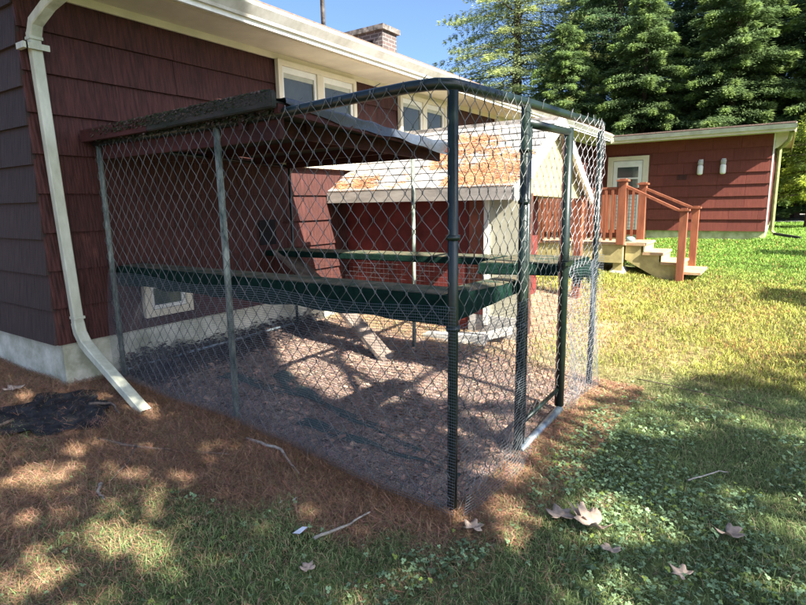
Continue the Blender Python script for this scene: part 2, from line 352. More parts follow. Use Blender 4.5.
def fixsub(o): o.location = (0,0,0); return o
def window(y0, y1, z0, z1, mull=1, fr=.055, name='window', blind=True):
    wf = MB(); X = WX+.040
    fs = fr
    wf.box((X, y0, z1-fs), (X+.05, y1, z1)); wf.box((X, y0, z0), (X+.05, y1, z0+fs)); wf.box((X, y0, z0+fs), (X+.05, y0+fs, z1-fs)); wf.box((X, y1-fs, z0+fs), (X+.05, y1, z1-fs))
    ym = (y0+y1)/2
    wn = wf.build(name, M['cream'], house)
    spans = [(y0+fs, y1-fs)]
    if mull: 
        fixsub(bx('mullion', (X, ym-.05, z0+fs+.001), (X+.047, ym+.05, z1-fs-.001), M['cream'], wn)); spans = [(y0+fs, ym-.05), (ym+.05, y1-fs)]
    for a, b in spans:
        s = MB(); t = .035
        s.box((X+.002, a+.001, z1-fs-t-.03), (X+.028, b-.001, z1-fs-.002)); s.box((X+.002, a+.001, z0+fs+.002), (X+.028, b-.001, z0+fs+t)); s.box((X+.002, a+.001, z0+fs+t), (X+.028, a+t, z1-fs-t-.03)); s.box((X+.002, b-t, z0+fs+t), (X+.028, b-.001, z1-fs-t-.03))
        fixsub(s.build('sash', M['trimwhite'], wn))
        fixsub(bx('pane', (X+.004, a+t, z0+fs+t), (X+.008, b-t, z1-fs-t-.03), M['glassdull'] if blind else M['glass'], wn))
        if blind: fixsub(bx('blind', (X+.0085, a+t, z1-fs-t-.03-.045), (X+.0115, b-t, z1-fs-t-.03), M['blind'], wn))
    return wn
window(4.22, 5.50, .42, 1.50, name='window')
window(6.45, 7.72, .42, 1.50, name='window')
window(9.55, 10.9, .30, 1.50, name='window')
window(2.54, 3.00, -.93, -.56, mull=0, fr=.06, name='basement_window', blind=False)
cd = bx('pet_door', (WX+.040, 3.88, -.40), (WX+.046, 4.10, -.14), M['dark'], house)
# wing storm door
D = MB(); y = YW-.035
D.box((-4.02, y-.045, 1.05), (-2.98, y, 1.16)); D.box((-4.02, y-.045, -.80), (-3.88, y, 1.05)); D.box((-3.12, y-.045, -.80), (-2.98, y, 1.05))
dr = D.build('door', M['cream'], house)
s = MB(); s.box((-3.87, y-.03, .88), (-3.13, y, 1.04)); s.box((-3.87, y-.03, -.79), (-3.77, y, .88)); s.box((-3.23, y-.03, -.79), (-3.13, y, .88)); s.box((-3.77, y-.03, .25), (-3.23, y, .33)); s.box((-3.77, y-.03, .56), (-3.23, y, .60))
s.box((-3.77, y-.026, -.79), (-3.23, y-.004, .25)); fixsub(s.build('door_leaf', M['trimwhite'], dr))
fixsub(bx('pane', (-3.77, y-.012, .60), (-3.23, y-.006, .88), M['glass'], dr)); fixsub(bx('pane', (-3.77, y-.012, .33), (-3.23, y-.006, .56), M['glass'], dr))
lt = MB()
for i in range(7):
    lt.beam((-3.75+i*.085, y-.03, -.76), (-3.75+i*.085, y-.03, .22), .012, .008, (0,1,0))
for i in range(11): lt.beam((-3.77, y-.034, -.74+i*.095), (-3.23, y-.034, -.74+i*.095), .012, .008, (0,1,0))
fixsub(lt.build('lattice', M['greyboard'], dr))
bx('small_vent', (-2.28, YW-.036, .50), (-2.06, YW-.028, .62), M['siding'], house)
# wing downspout at the corner
dsp = MB(); dsp.tube([(.06, YW-.30, 1.50), (.03, YW-.10, 1.32), (-.14, YW+.30, 1.15), (-.14, YW+.32, -.80), (-.05, YW+.30, -.90)], .045, 8)
dsp.build('downspout', M['spoutgreen'], house)
MB().beam((-.08, YW+.3, -.87), (.45, YW+.1, -.95), .09, .06).build('spout_extension', M['oldwood'], house)
# near downspout: rectangular pipe with elbows, strap and kick-out
def rect_sweep(pts, ups, w_, h, flute=True):
    m_ = MB(); prof = [(-.5,-.5),(.5,-.5),(.5,.5),(-.5,.5)]
    if flute: prof = [(-.5,-.42),(-.42,-.5),(-.2,-.5),(-.15,-.42),(-.05,-.42),(0,-.5),(.05,-.42),(.15,-.42),(.2,-.5),(.42,-.5),(.5,-.42),(.5,.42),(.42,.5),(-.42,.5),(-.5,.42)]
    n = len(prof); P = [Vector(p) for p in pts]
    for i, p in enumerate(P):
        d = (P[min(i+1,len(P)-1)]-P[max(i-1,0)]).normalized(); u = Vector(ups); sd = d.cross(u).normalized(); u = sd.cross(d)
        for a, b in prof: m_.v.append(tuple(p+sd*(a*w_)+u*(-b*h)))
    for i in range(len(P)-1):
        for k in range(n): a0 = i*n+k; a1 = i*n+(k+1)%n; m_.f.append((a0, a1, a1+n, a0+n))
    return m_
DX = WX+.085; 
ds = rect_sweep([(EX-.04, 2.02, SOF-.01), (EX-.10, 2.01, SOF-.10), (DX+.20, 1.96, 1.37), (DX+.05, 1.93, 1.28), (DX, 1.93, 1.20)], (0,1,0), .066, .078).build('downspout', M['spout'], house)
fixsub(rect_sweep([(DX, 1.925, 1.22), (DX, 1.95, .2), (DX-.005, 1.985, -.90)], (0,1,0), .060, .072).build('spout_pipe', M['spout'], ds))
fixsub(rect_sweep([(DX, 1.98, -.86), (DX+.01, 1.985, -.94), (DX+.06, 1.99, -1.02), (DX+.15, 1.99, -1.075)], (0,1,0), .065, .078).build('elbow', M['spout'], ds))
fixsub(rect_sweep([(DX+.12, 1.99, -1.06), (-3.56, 1.97, -1.415)], (0,1,0), .062, .076).build('kick_out', M['spout'], ds))
fixsub(MB().box((WX+.03, 1.83, 1.10), (DX+.055, 1.86, 1.14)).box((DX+.045, 1.85, 1.10), (DX+.055, 2.0, 1.14)).build('strap', M['spout'], ds))
fixsub(MB().box((DX-.038, 1.943, -.83), (DX+.038, 2.024, -.81)).box((DX-.038, 1.885, 1.17), (DX+.040, 1.97, 1.19)).build('joint_band', M['spout'], ds))

# two jar lamps on the wing wall
for i, (x, lab) in enumerate([(-1.76, 'white jar-shaped wall lamp nearer the door on the red rear wing'), (-1.26, 'white jar-shaped wall lamp nearer the outer corner on the red rear wing')]):
    lp = thing('wall_lamp', lab, 'wall lamp', (x, YW-.10, .60), 'jar lamps on the rear wing wall')
    q = lp.location
    def lpart(n, zz, rr, m_, ya=0):
        MB().tube([(x, YW-.11+ya, a) for a in zz], rr, 12).build(n, m_, lp, smooth=True)
    lpart('lamp_shade', [.60,.62,.66,.80,.84], [.03,.062,.066,.066,.05], M['trimwhite'])
    lpart('base', [.842,.86,.94,.97], [.055,.062,.060,.03], M['concrete'])
    MB().box((x-.045, YW-.06, .78), (x+.045, YW-.03, .98)).build('bracket', M['trimwhite'], lp)

# ------------------------------------------------------------------ gabled cellar entry
sx1 = -2.10; sy0, sy1, sr = 4.98, 7.45, 6.20; ze = .10; zr = .86
shed = thing('cellar_entry', 'low gabled entry with pale shingle roof strewn with orange pine needles behind the kennel', 'cellar entry', (-3.4, 5.3, g(-3.4, 5.3)))
def roofpt(x, y):  # top surface
    return ze+.06+(zr-ze)*((y-sy0)/(sr-sy0) if y <= sr else (sy1-y)/(sy1-sr))
rf = MB().prism([(WX+.03, sy0, ze), (WX+.03, sr, zr-.01), (WX+.03, sy1, ze-.06), (WX+.03, sy1, ze-.01), (WX+.03, sr, zr+.04), (WX+.03, sy0, ze+.05)], (sx1-WX-.05, 0, 0)).build('roof', M['greyboard'], shed)
rr_ = random.Random(5); nrow = 9; sl = math.hypot(sr-sy0, zr-ze)
ang = math.atan2(zr-ze, sr-sy0)
cache = {}
for k in range(nrow):
    e = sl/nrow; xx = WX+.035; off = rr_.uniform(.1, .3)
    while xx < sx1-.01:
        wd = min(off if off else .305, sx1+.005-xx); off = None
        key = round(wd, 3)
        if key not in cache:
            m_ = MB(); c, s_ = math.cos(ang), math.sin(ang); L = key-.004
            prof = [(-.012, .0), (-.012, .020), (e+.02, .005), (e+.02, 0)]
            m_.v = [(a, p*c-q*s_, p*s_+q*c) for a in (0, L) for p, q in prof]; m_.f = [(0,1,2,3),(7,6,5,4),(0,4,5,1),(1,5,6,2),(2,6,7,3),(3,7,4,0)]
            me = bpy.data.meshes.new('shingle'); me.from_pydata(m_.v, [], m_.f); me.materials.append(M['shedshingle']); cache[key] = me
        o = bpy.data.objects.new('shingle', cache[key]); C.objects.link(o); o.parent = rf
        dd = k*e; o.location = Vector((xx, sy0+dd*math.cos(ang), ze+.052+dd*math.sin(ang)+rr_.uniform(0,.004)))-shed.location-rf.location
        xx += wd
fixsub(MB().prism([(WX+.04, sr-.13, zr-.035), (WX+.04, sr, zr+.062), (WX+.04, sr+.12, zr-.035), (WX+.04, sr+.12, zr-.02), (WX+.04, sr, zr+.08), (WX+.04, sr-.13, zr-.02)], (sx1-WX-.04, 0, 0)).build('ridge_cap', M['capstone'], rf))
MB().box((WX+.035, sy0-.035, ze-.075), (sx1, sy0-.004, ze+.045)).build('eave_board', M['greyboard'], shed)
# rakes, gable
MB().prism([(sx1+.004, sy0-.04, ze-.09), (sx1+.004, sy0-.04, ze+.04), (sx1+.004, sr, zr+.085), (sx1+.004, sr, zr-.06)], (.035,0,0)).build('rake_board', M['trimwhite'], shed)
MB().prism([(sx1+.004, sy1+.03, ze-.15), (sx1+.004, sy1+.03, ze-.02), (sx1+.004, sr+.001, zr+.085), (sx1+.004, sr+.001, zr-.06)], (.035,0,0)).build('rake_board', M['trimwhite'], shed)
MB().prism([(sx1-.12, sy0+.02, ze-.02), (sx1-.12, sr, zr-.03), (sx1-.12, sy1-.02, ze-.07)], (.04,0,0)).build('gable_panel', M['tan'], shed)
# walls and pale base
WYs = 5.30
MB().box((WX+.033, WYs, -1.5), (-2.75, WYs+.1, ze-.005)).build('wall', M['shedred'], shed)
MB().box((-2.749, WYs-.012, -1.15), (-2.53, WYs+.1, ze-.005)).build('door', M['doorred'], shed)
MB().box((-2.529, WYs-.02, -1.32), (-2.15, WYs+.1, ze-.005)).build('front_panel', M['panel'], shed)
MB().box((-2.56, WYs-.05, -1.30), (-2.51, WYs-.021, ze-.01)).build('corner_post', M['trimwhite'], shed)
MB().box((-2.748, WYs-.03, -1.55), (-2.15, WYs-.021, -1.20)).build('base', M['concrete'], shed)
MB().box((-2.20, WYs+.101, -1.4), (-2.12, 5.50, ze-.01)).build('post', M['postbrown'], shed)
MB().box((-2.78, WYs+.101, -1.4), (-2.74, 7.3, ze-.02)).build('wall', M['shedred'], shed)
MB().box((-2.24, 7.28, -1.35), (-2.14, 7.38, ze-.03)).build('post', M['deckred'], shed)
MB().beam((-2.85, 4.92, -1.50), (-2.18, 5.18, -1.30), .20, .05).build('kerb_block', M['concrete'], shed)
MB().beam((-3.1, 4.95, -1.47), (-2.40, 5.02, -1.42), .15, .16).build('kerb_block', M['concrete'], shed)
# orange pine needles lying on its roof
def roof_needles(n):
    x = rng.uniform(WX+.05, sx1-.02, n); t = rng.random(n)
    p = sstep(.34, .74, vnoise(x+4, t*1.3+2, 2.4, 21)*.7+.3*vnoise(x, t*1.3, 14, 22)+.22*sstep(.9, .2, t)*sstep(-4.2,-2.9,x)-.25)*sstep(.97, .75, t)
    k = rng.random(n) < p; x, t = x[k], t[k]; n = len(x)
    y = sy0+t*(sr-sy0); z = ze+.07+t*(zr-ze)+rng.random(n)*.012
    a = rng.uniform(0, math.pi, n); L = rng.uniform(.03, .06, n)
    sl_ = (zr-ze)/(sr-sy0); d = np.stack([np.cos(a), np.sin(a)*.85, np.sin(a)*.85*sl_], 1)*L[:, None]; w_ = np.stack([-np.sin(a), np.cos(a)*.85, np.cos(a)*.85*sl_], 1)*.003
    c = np.stack([x, y, z], 1); V = np.stack([c-d-w_, c-d+w_, c+d+w_, c+d-w_+np.array([0,0,.004])], 1)
    T = np.array([.62,.31,.16])*(.6+.7*rng.random((n,1))); T = np.repeat(T, 4, 0)
    setp(npmesh('pine_needles', V, np.arange(4*n).reshape(-1,4), M['needle'], tint=T, parent=shed), kind='stuff')
roof_needles(26000)

# ------------------------------------------------------------------ the deck with its stairs
gd = g(-3, 9)
deck = thing('deck', 'small raised deck with reddish balusters, capped posts and yellowish treated skirt boards', 'deck', (-3.0, 9.5, gd))
ZD = -.66
for i in range(9):
    MB().box((WX+.04, 8.97+i*.135, ZD-.03), (-1.95, 8.97+i*.135+.128, ZD)).build('deck_board', M['treadwood'], deck)
MB().box((WX+.04, 8.985, ZD-.31), (-2.02, 9.02, ZD-.032)).build('skirt_board', M['treated'], deck)
MB().box((-2.019, 8.985, ZD-.31), (-1.985, 10.1, ZD-.032)).build('skirt_board', M['treated'], deck)
MB().box((-2.13, 9.03, -1.12), (-1.99, 9.17, ZD-.312)).build('leg', M['treated'], deck)
MB().prism([(-2.24, 8.98, -1.26), (-1.88, 8.98, -1.26), (-1.88, 9.30, -1.26), (-2.24, 9.30, -1.26)], (0,0,.10)).add([(-2.2,9.0,-1.16),(-1.92,9.0,-1.16),(-1.92,9.28,-1.16),(-2.2,9.28,-1.16),(-2.13,9.06,-1.03),(-1.99,9.06,-1.03),(-1.99,9.2,-1.03),(-2.13,9.2,-1.03)], [(0,1,5,4),(1,2,6,5),(2,3,7,6),(3,0,4,7),(4,5,6,7)]).build('pier_block', M['concrete'], deck)
def newel(x, y, z0, z1, s=.115):
    o = MB().box((x-s/2, y-s/2, z0), (x+s/2, y+s/2, z1)).build('newel_post', M['deckred'], deck)
    fixsub(MB().box((x-s/2-.025, y-s/2-.025, z1+.001), (x+s/2+.025, y+s/2+.025, z1+.028)).box((x-s/2+.01, y-s/2+.01, z1+.029), (x+s/2-.01, y+s/2-.01, z1+.042)).build('post_cap', M['deckred'], o))
YN, YF = 9.0, 9.98
newel(-2.03, YN, ZD-.02, .285); newel(-1.93, YF, ZD-.02, .25); newel(-3.36, YN, ZD-.02, .25)
newel(-1.16, YN, g(-1.16, YN)-.05, -.17, .10); newel(-1.12, YF, g(-1.12, YF)-.05, -.15, .10)
for (yy, xa, xb) in ((YN, WX+.05, -2.10), (YF, WX+.05, -2.00)):
    MB().box((xa, yy-.045, .17), (xb, yy+.045, .205)).build('top_rail', M['deckred'], deck)
    MB().box((xa, yy-.02, -.58), (xb, yy+.02, -.50)).build('bottom_rail', M['deckred'], deck)
    MB().box((xa, yy-.02, .09), (xb, yy+.02, .169)).build('top_rail', M['deckred'], deck)
    x = xa+.08
    me = None
    while x < xb-.03:
        if me is None: o = MB().box((x-.019, yy-.058, -.62), (x+.019, yy-.021, .16)).build('baluster', M['deckred'], deck); me = o.data; x_first = x; base = o.location.copy()
        else:
            o = bpy.data.objects.new('baluster', me); C.objects.link(o); o.parent = deck; o.location = base+Vector((x-x_first, 0, 0))
        x += .100
for (yy, x0_, z0_, x1_, z1_) in ((YN, -2.0, .22, -1.15, -.20), (YF, -1.90, .19, -1.10, -.17)):
    MB().beam((x0_, yy-.0, z0_), (x1_, yy, z1_), .09, .038).build('hand_rail', M['deckred'], deck)
# stairs
treads = [(-1.955, -1.68, ZD), (-1.70, -1.42, -.80), (-1.44, -1.16, -.94), (-1.20, -.89, -1.07)]
for i, (a, b, z) in enumerate(treads):
    MB().box((a, YN+.03, z-.036), (b, YF-.04, z)).build('tread', M['treadwood'], deck)
    if i < 3: MB().box((b-.045, YN+.06, z-.142), (b-.022, YF-.06, z-.037)).build('riser', M['treated'], deck)
for yy in (YN+.06, YF-.10):
    MB().prism([(-1.96, yy, ZD-.04), (-1.705, yy, ZD-.04), (-1.705, yy, -.838), (-1.445, yy, -.838), (-1.445, yy, -.978), (-1.205, yy, -.978), (-1.205, yy, -1.108), (-1.16, yy, -1.25), (-1.36, yy, -1.25), (-1.96, yy, -.92)], (0,.038,0)).build('stringer', M['treated'], deck)
bl = MB().tube([(-1.98, 9.45, ZD+.001), (-1.98, 9.45, ZD+.05), (-1.98, 9.45, ZD+.075)], [.07,.075,.04], 10).build('plastic_bowl', M['blue'], None, smooth=True)
setp(bl, 'small pale blue bowl on the deck between the two taller capped posts', 'bowl')

# ------------------------------------------------------------------ the kennel
KY = 2.27; KX = -1.266; KT = .52
kn = thing('kennel', 'green chain link kennel with lumber roof, carpeted shelves and a ramp beside the red house', 'kennel', (-2.85, 3.3, g(-2.85, 3.3)))
def kpipe(name, pts, r, m=M['pipegreen'], n=12, parent=None):
    o = MB().tube(pts, r, n).build(name, m, parent or kn, smooth=True)
    if parent is not None: fixsub(o)
    return o
for (x, y, zt, r, m_) in ((-4.37, KY, .50, .021, 'pipepale'), (-2.945, KY, .50, .022, 'pipepale'), (KX, KY, KT-.02, .026, 'pipegreen'), (KX, 3.135, .56, .028, 'pipegreen'),
                          (KX, 4.74, .56, .024, 'pipegreen'), (-4.40, 4.29, .42, .016, 'pipegreen'), (-2.95, 4.50, .45, .019, 'pipepale')):
    z0 = g(x, y)-.04
    kpipe('post', [(x+.012*math.sin(7*x), y, z0), (x, y, (z0+zt)/2), (x, y, zt)], r, M[m_])
# top rails: the front one runs up from the lumber roof and rounds the corner
kpipe('top_rail', [(-4.39, KY-.02, .50), (-3.6, KY-.01, .50), (-2.95, KY, .505), (-2.4, KY, .515), (-1.8, KY, .535), (-1.5, KY, .543), (-1.36, KY+.01, .542), (-1.29, KY+.05, .538), (KX, KY+.14, .535), (KX, 2.8, .55), (KX, 3.14, .565), (KX, 3.9, .585), (KX, 4.77, .61)], .028)
kpipe('top_rail', [(-4.39, KY, .49), (-4.42, 3.2, .46), (-4.42, 4.28, .42)], .018)
kpipe('bottom_rail', [(-4.36, KY+.03, -1.31), (-4.36, 3.2, -1.30), (-4.37, 4.2, -1.29)], .014, M['pipebare'])
kpipe('threshold_pipe', [(KX+.01, 3.13, g(KX,3.13)+.005), (KX+.005, 3.92, g(KX,3.92)+.035)], .030, M['pipebare'])
for (x, y, z) in ((KX, 3.135, .30), (KX, 3.135, .0), (KX, 3.135, -.75), (KX, KY, -.6), (KX, KY, -.16)):
    kpipe('clamp_band', [(x, y, z-.012), (x, y, z+.012)], .036)
# gate
YG0, YG1 = 3.19, 3.90
gate = kpipe('gate', [(KX, YG0, -1.55), (KX, YG0, .46)], .020)
kpipe('gate_rail', [(KX, YG0-.02, .455), (KX, YG1+.03, .475)], .026, parent=gate)
kpipe('gate_stile', [(KX, YG1+.02, g(KX, YG1)+.06), (KX, YG1+.02, -.4), (KX, YG1+.02, .50)], .034, parent=gate)
kpipe('gate_rail', [(KX-.01, YG0, -1.42), (KX-.01, YG1, -1.40)], .016, parent=gate)
kpipe('tension_bar', [(KX-.01, YG0+.045, -1.5), (KX-.01, YG0+.045, .42)], .005, M['redwood'], 6, gate)
kpipe('tension_bar', [(KX-.01, YG1-.045, -1.5), (KX-.01, YG1-.045, .42)], .005, M['redwood'], 6, gate)
fixsub(MB().box((KX-.03, YG1-.03, -.46), (KX+.045, YG1+.06, -.42)).box((KX+.03, YG1-.10, -.45), (KX+.05, YG1+.08, -.425)).build('latch', M['pipegreen'], gate))

def chain(name, P0, P1, zb, zt, m, r=.0021, wd=.049, parent=None, sag=None, knuckle=True):
    P0 = np.array(P0, float); P1 = np.array(P1, float); L = np.hypot(*(P1-P0)); d = (P1-P0)/L; nrm = np.array([d[1], -d[0]])
    n = int(L/wd); V = []; Fq = []; cnt = 0
    for i in range(n):
        sc = (i+.5)*L/n; z0 = zb(sc/L); z1 = zt(sc/L); vs_ = wd*1.26; k = int((z1-z0)/vs_)+1; j = np.arange(k+1)
        lo = (j+i)%2 == 0
        ss = np.where(lo, i*L/n+.0015, (i+1)*L/n-.0015); zz = z1+.012-j*vs_
        if knuckle and i%3 == 0: zz[0] += .014
        ss = ss+rng.normal(0, .0016, k+1); dep = np.where(lo, -.0026, .0026)
        if sag is not None: dep = dep+sag(ss/L, zz)
        # two rings near each bend keep the wire round
        xy = P0[None]+d[None]*ss[:, None]+nrm[None]*dep[:, None]
        c = np.concatenate([xy, zz[:, None]], 1)
        up_ = c.copy(); up_[:, 2] += .0075; dn_ = c.copy(); dn_[:, 2] -= .0075
        c = np.stack([up_, dn_], 1).reshape(-1, 3)[:-1]; k = len(c)-1
        zz2 = np.random.default_rng(i).normal(0, .0012, k+1); c[:, 2] += zz2; c[:, :2] += np.random.default_rng(i+500).normal(0, .0007, (k+1, 2))
        seg = np.diff(c, axis=0); seg = np.vstack([seg, seg[-1:]]); seg /= np.linalg.norm(seg, axis=1)[:, None]
        for a in range(4):
            pass
        e1 = np.array([nrm[0], nrm[1], 0]); ring = []
        for t in (0, 2.0944, 4.18879):
            ring.append(c+r*(math.cos(t)*e1[None]+math.sin(t)*np.array([[d[0], d[1], 0]])*1.45))
        R_ = np.stack(ring, 1); V.append(R_.reshape(-1, 3)); kk = k+1
        b = cnt+np.arange(k)[:, None]*3
        for q in range(3):
            q2 = (q+1)%3; Fq.append(np.stack([b[:,0]+q, b[:,0]+q2, b[:,0]+3+q2, b[:,0]+3+q], 1))
        cnt += kk*3
    o = npmesh(name, np.vstack(V), np.vstack(Fq), m, parent=parent or kn, smooth=True)
    if parent is not None: fixsub(o)
    return setp(o, kind='stuff')
def bot(P0, P1, up_=.02):
    return lambda t: g(P0[0]+(P1[0]-P0[0])*t, P0[1]+(P1[1]-P0[1])*t)+up_
A, B = (-4.37, KY-.035), (KX, KY-.035)
chain('chain_link_mesh', A, B, bot(A, B), lambda t: np.interp(t, [0,.45,.9,1], [.485,.495,.53,.535]), M['wire'])
A, B = (KX+.035, KY), (KX+.035, 3.13); chain('chain_link_mesh', A, B, bot(A, B), lambda t: .53+.02*t, M['wire'])
A, B = (KX, YG0), (KX, YG1); chain('chain_link_mesh', A, B, lambda t: -1.42, lambda t: .455, M['wire'], r=.0017, parent=gate)
A, B = (KX+.03, 3.93), (KX+.03, 4.76); chain('chain_link_mesh', A, B, bot(A, B), lambda t: .585, M['wirebare'], r=.0020, sag=lambda t, z: .05*np.sin(math.pi*t)*np.clip((z+.2), 0, 1)+.012*np.sin(9*z+5*t))
A, B = (-4.40, 4.26), (-4.40, 2.32)
# fine welded mesh on the lower half, front and right side, with a loose bulging foot
def welded(name, P0, P1, zb, zt, m, stp=.0135, vst=.0135, r=.00095, bulge=None):
    P0 = np.array(P0, float); P1 = np.array(P1, float); L = np.hypot(*(P1-P0)); d = (P1-P0)/L; nrm = np.array([d[1], -d[0]])
    V = []; Fq = []; cnt = 0; e1 = np.array([nrm[0], nrm[1], 0.]); r0_ = r
    def strand(s, f, across):
        nonlocal cnt
        x = P0[0]+d[0]*s; y = P0[1]+d[1]*s; ya = zb(s/L); yb = zt(s/L); z = ya+(yb-ya)*f
        b = bulge(s/L, f) if bulge else np.zeros_like(s)
        c = np.stack([x+nrm[0]*b, y+nrm[1]*b, z], 1); e2 = across; k = len(s)
        R_ = np.stack([c+r*(math.cos(t)*e1+math.sin(t)*e2) for t in (0, 2.0944, 4.18879)], 1)
        V.append(R_.reshape(-1, 3)); bb = cnt+np.arange(k-1)*3
        for q in range(3):
            q2 = (q+1)%3; Fq.append(np.stack([bb+q, bb+q2, bb+3+q2, bb+3+q], 1))
        cnt += 3*k
    n = int(L/stp); r = r0_*.5
    for i in range(n+1): strand(np.full(9, i*L/n), np.linspace(0, 1, 9), np.array([d[0], d[1], 0.]))
    r = r0_*1.2; H = zt(.5)-zb(.5); nh = int(H/vst); ns = max(8, int(L/.12))
    for j in range(nh+1): strand(np.linspace(0, L, ns), np.full(ns, j/nh), np.array([0,0,1.]))
    return setp(npmesh(name, np.vstack(V), np.vstack(Fq), m, parent=kn), kind='stuff')
gvec = lambda P0, P1: (lambda t: gz(P0[0]+(P1[0]-P0[0])*np.asarray(t), P0[1]+(P1[1]-P0[1])*np.asarray(t))+.0)
A, B = (-4.36, KY-.045), (KX+.04, KY-.045)
welded('wire_mesh', A, B, gvec(A, B), lambda t: -.50+0*np.asarray(t)+.015*np.sin(np.asarray(t)*14), M['finewire'],
       bulge=lambda t, f: (.012+.014*np.sin(t*23+f*3)+.020*np.sin(t*9+2))*(1-f)*f*3+.03*(1-f)**2)
A, B = (KX+.048, KY-.03), (KX+.045, 3.14)
welded('wire_mesh', A, B, gvec(A, B), lambda t: -.58+0*np.asarray(t), M['finewire'], stp=.03, vst=.017, r=.0010,
       bulge=lambda t, f: .010*np.sin(t*12+4*f)+.055*(1-f)**2*(.35+.65*np.sin(np.clip(t*3.0,0,math.pi)))+.03*np.sin(f*9+t*2)*(1-f))
A, B = (KX+.045, 3.93), (KX+.06, 4.80)
welded('wire_mesh', A, B, gvec(A, B), lambda t: -.46+.02*np.sin(np.asarray(t)*9), M['finewire'], stp=.02, vst=.02,
       bulge=lambda t, f: .02*np.sin(t*9+5*f)+.03*f*f*np.sin(t*4))
A, B = (KX+.02, 4.76), (-4.40, 4.31)
welded('wire_mesh', A, B, gvec(A, B), lambda t: -.50+0*np.asarray(t), M['finewire'], stp=.05, vst=.05, r=.0009)

# tie wires poking from the top rail
tw = MB(); r7 = random.Random(3)
for i in range(34):
    t = i/33
    if i%4: continue
    if i < 17: p = Vector((-2.45+1.1*(i/17), KY-.03, .545)); s_ = Vector((1,0,0))
    else: p = Vector((KX+.03, 2.35+2.4*((i-17)/17), .56+.05*(i-17)/17)); s_ = Vector((0,1,0))
    o_ = r7.uniform(-.02, .02)
    tw.tube([p+s_*(o_-.02)+Vector((0,0,-.03)), p+s_*o_+Vector((0,0,.02)), p+s_*(o_+r7.uniform(.0,.035))+Vector((0,0,r7.uniform(.022,.038)))], .0022, 4)
setp(tw.build('tie_wires', M['wire'], kn), kind='stuff')

# roof of old lumber
roof = MB().prism([(-4.44, 2.22, .555), (-2.36, 2.22, .555), (-2.50, 4.32, .470), (-4.44, 4.32, .455)], (0,0,.022)).build('roof', M['oldwood'], kn)
fixsub(MB().beam((-4.43, 2.19, .545), (-3.55, 2.19, .552), .038, .085).build('front_beam', M['redwood'], roof))
fixsub(MB().beam((-3.549, 2.19, .552), (-2.33, 2.185, .575), .044, .088).build('front_beam', M['oldwood'], roof, bevel=.006))
for y_ in (2.75, 3.30, 3.85, 4.28):
    fixsub(MB().beam((-4.43, y_, .515-.04*(y_-2.2)), (-2.62, y_, .520-.04*(y_-2.2)), .038, .07).build('rafter', M['redwood'], roof))
fixsub(MB().beam((-2.68, 2.24, .495), (-2.57, 4.34, .415), .038, .09).build('rafter', M['redwood'], roof))
fixsub(MB().beam((-4.40, 2.30, .44), (-2.40, 2.30, .44), .038, .12).build('rafter', M['redwood'], roof))
fixsub(MB().beam((-2.355, 2.22, .535), (-2.47, 4.34, .462), .03, .05).build('edge_board', M['redwood'], roof))
# tarp lying over the roof, hanging down over the right edge and crumpled at its far end
nt_, ns_ = 44, 18; V = []; 
for i in range(nt_):
    t = i/(nt_-1); y_ = 2.26+2.14*t; xe = -2.345-.12*t; zt_ = .597-.082*t
    drop = .035+.05*sstep(0,.5,t)+.014*math.sin(9*t)+.005*math.sin(31*t)
    for j in range(ns_):
        u = j/(ns_-1)
        if u < .6: x_ = xe-.9*(1-u/.6); z_ = zt_+.010*math.sin(9*x_+13*t)+.008*math.sin(40*t+5*u)
        else: q = (u-.6)/.4; x_ = xe+.02+.012*math.sin(q*2+9*t)+.005*math.sin(37*t); z_ = zt_-drop*q
        if t > .8: z_ += .012*math.sin(22*t+9*u)*(t-.8)*4; x_ += .02*math.sin(9*u+30*t)*(t-.8)*4
        V.append((x_, y_, z_))
Fq = [(i*ns_+j, (i+1)*ns_+j, (i+1)*ns_+j+1, i*ns_+j+1) for i in range(nt_-1) for j in range(ns_-1)]
fixsub(npmesh('tarp', V, Fq, M['tarp'], parent=roof, smooth=True))
# moss and old litter clinging to the lumber and the rail under it
n = 5200; x = rng.uniform(-4.3, -2.36, n); q_ = rng.random(n) < .6
x = np.where(q_, -4.3+1.94*rng.random(n)**.6, x); y = np.where(q_, 2.168+rng.random(n)*.05, 2.235+.02*rng.normal(size=n)); z = np.where(q_, np.interp(x, [-4.4,-2.33], [.583,.622])+.006*rng.random(n)-(rng.random(n) < .35)*rng.random(n)*.06, .525-.035*rng.random(n)**2)
y = np.where(q_&(z < np.interp(x, [-4.4,-2.33], [.583,.622])-.004), 2.166, y)
V = leafq = None
a = rng.uniform(0, 6.28, n); s_ = rng.uniform(.004, .014, n); up2 = rng.normal(0, .5, n)
V = np.stack([np.stack([x+np.cos(a+t)*s_, y+np.sin(a+t)*s_*.5, z+np.sin(a+t+up2)*s_*.7], 1) for t in (0,1.4,3.0,4.6)], 1)
mt_ = np.where((rng.random(n) < .5)[:, None], np.array([[.030,.040,.014]]), np.array([[.085,.060,.045]]))*(.4+1.2*rng.random((n,1)))
setp(npmesh('moss', V, np.arange(4*n).reshape(-1,4), M['needle'], tint=np.repeat(mt_, 4, 0), parent=kn), kind='stuff')
# shelves wrapped in green carpet
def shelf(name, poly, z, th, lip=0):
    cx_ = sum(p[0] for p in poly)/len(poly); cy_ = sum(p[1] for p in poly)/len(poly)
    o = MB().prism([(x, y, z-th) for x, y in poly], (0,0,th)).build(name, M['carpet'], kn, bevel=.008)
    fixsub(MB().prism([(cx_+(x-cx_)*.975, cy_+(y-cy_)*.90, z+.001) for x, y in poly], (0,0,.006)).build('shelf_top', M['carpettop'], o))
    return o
sf = shelf('shelf', [(-4.40, 2.33), (-1.33, 2.33), (-1.33, 2.58), (-4.40, 2.54)], -.455, .03)
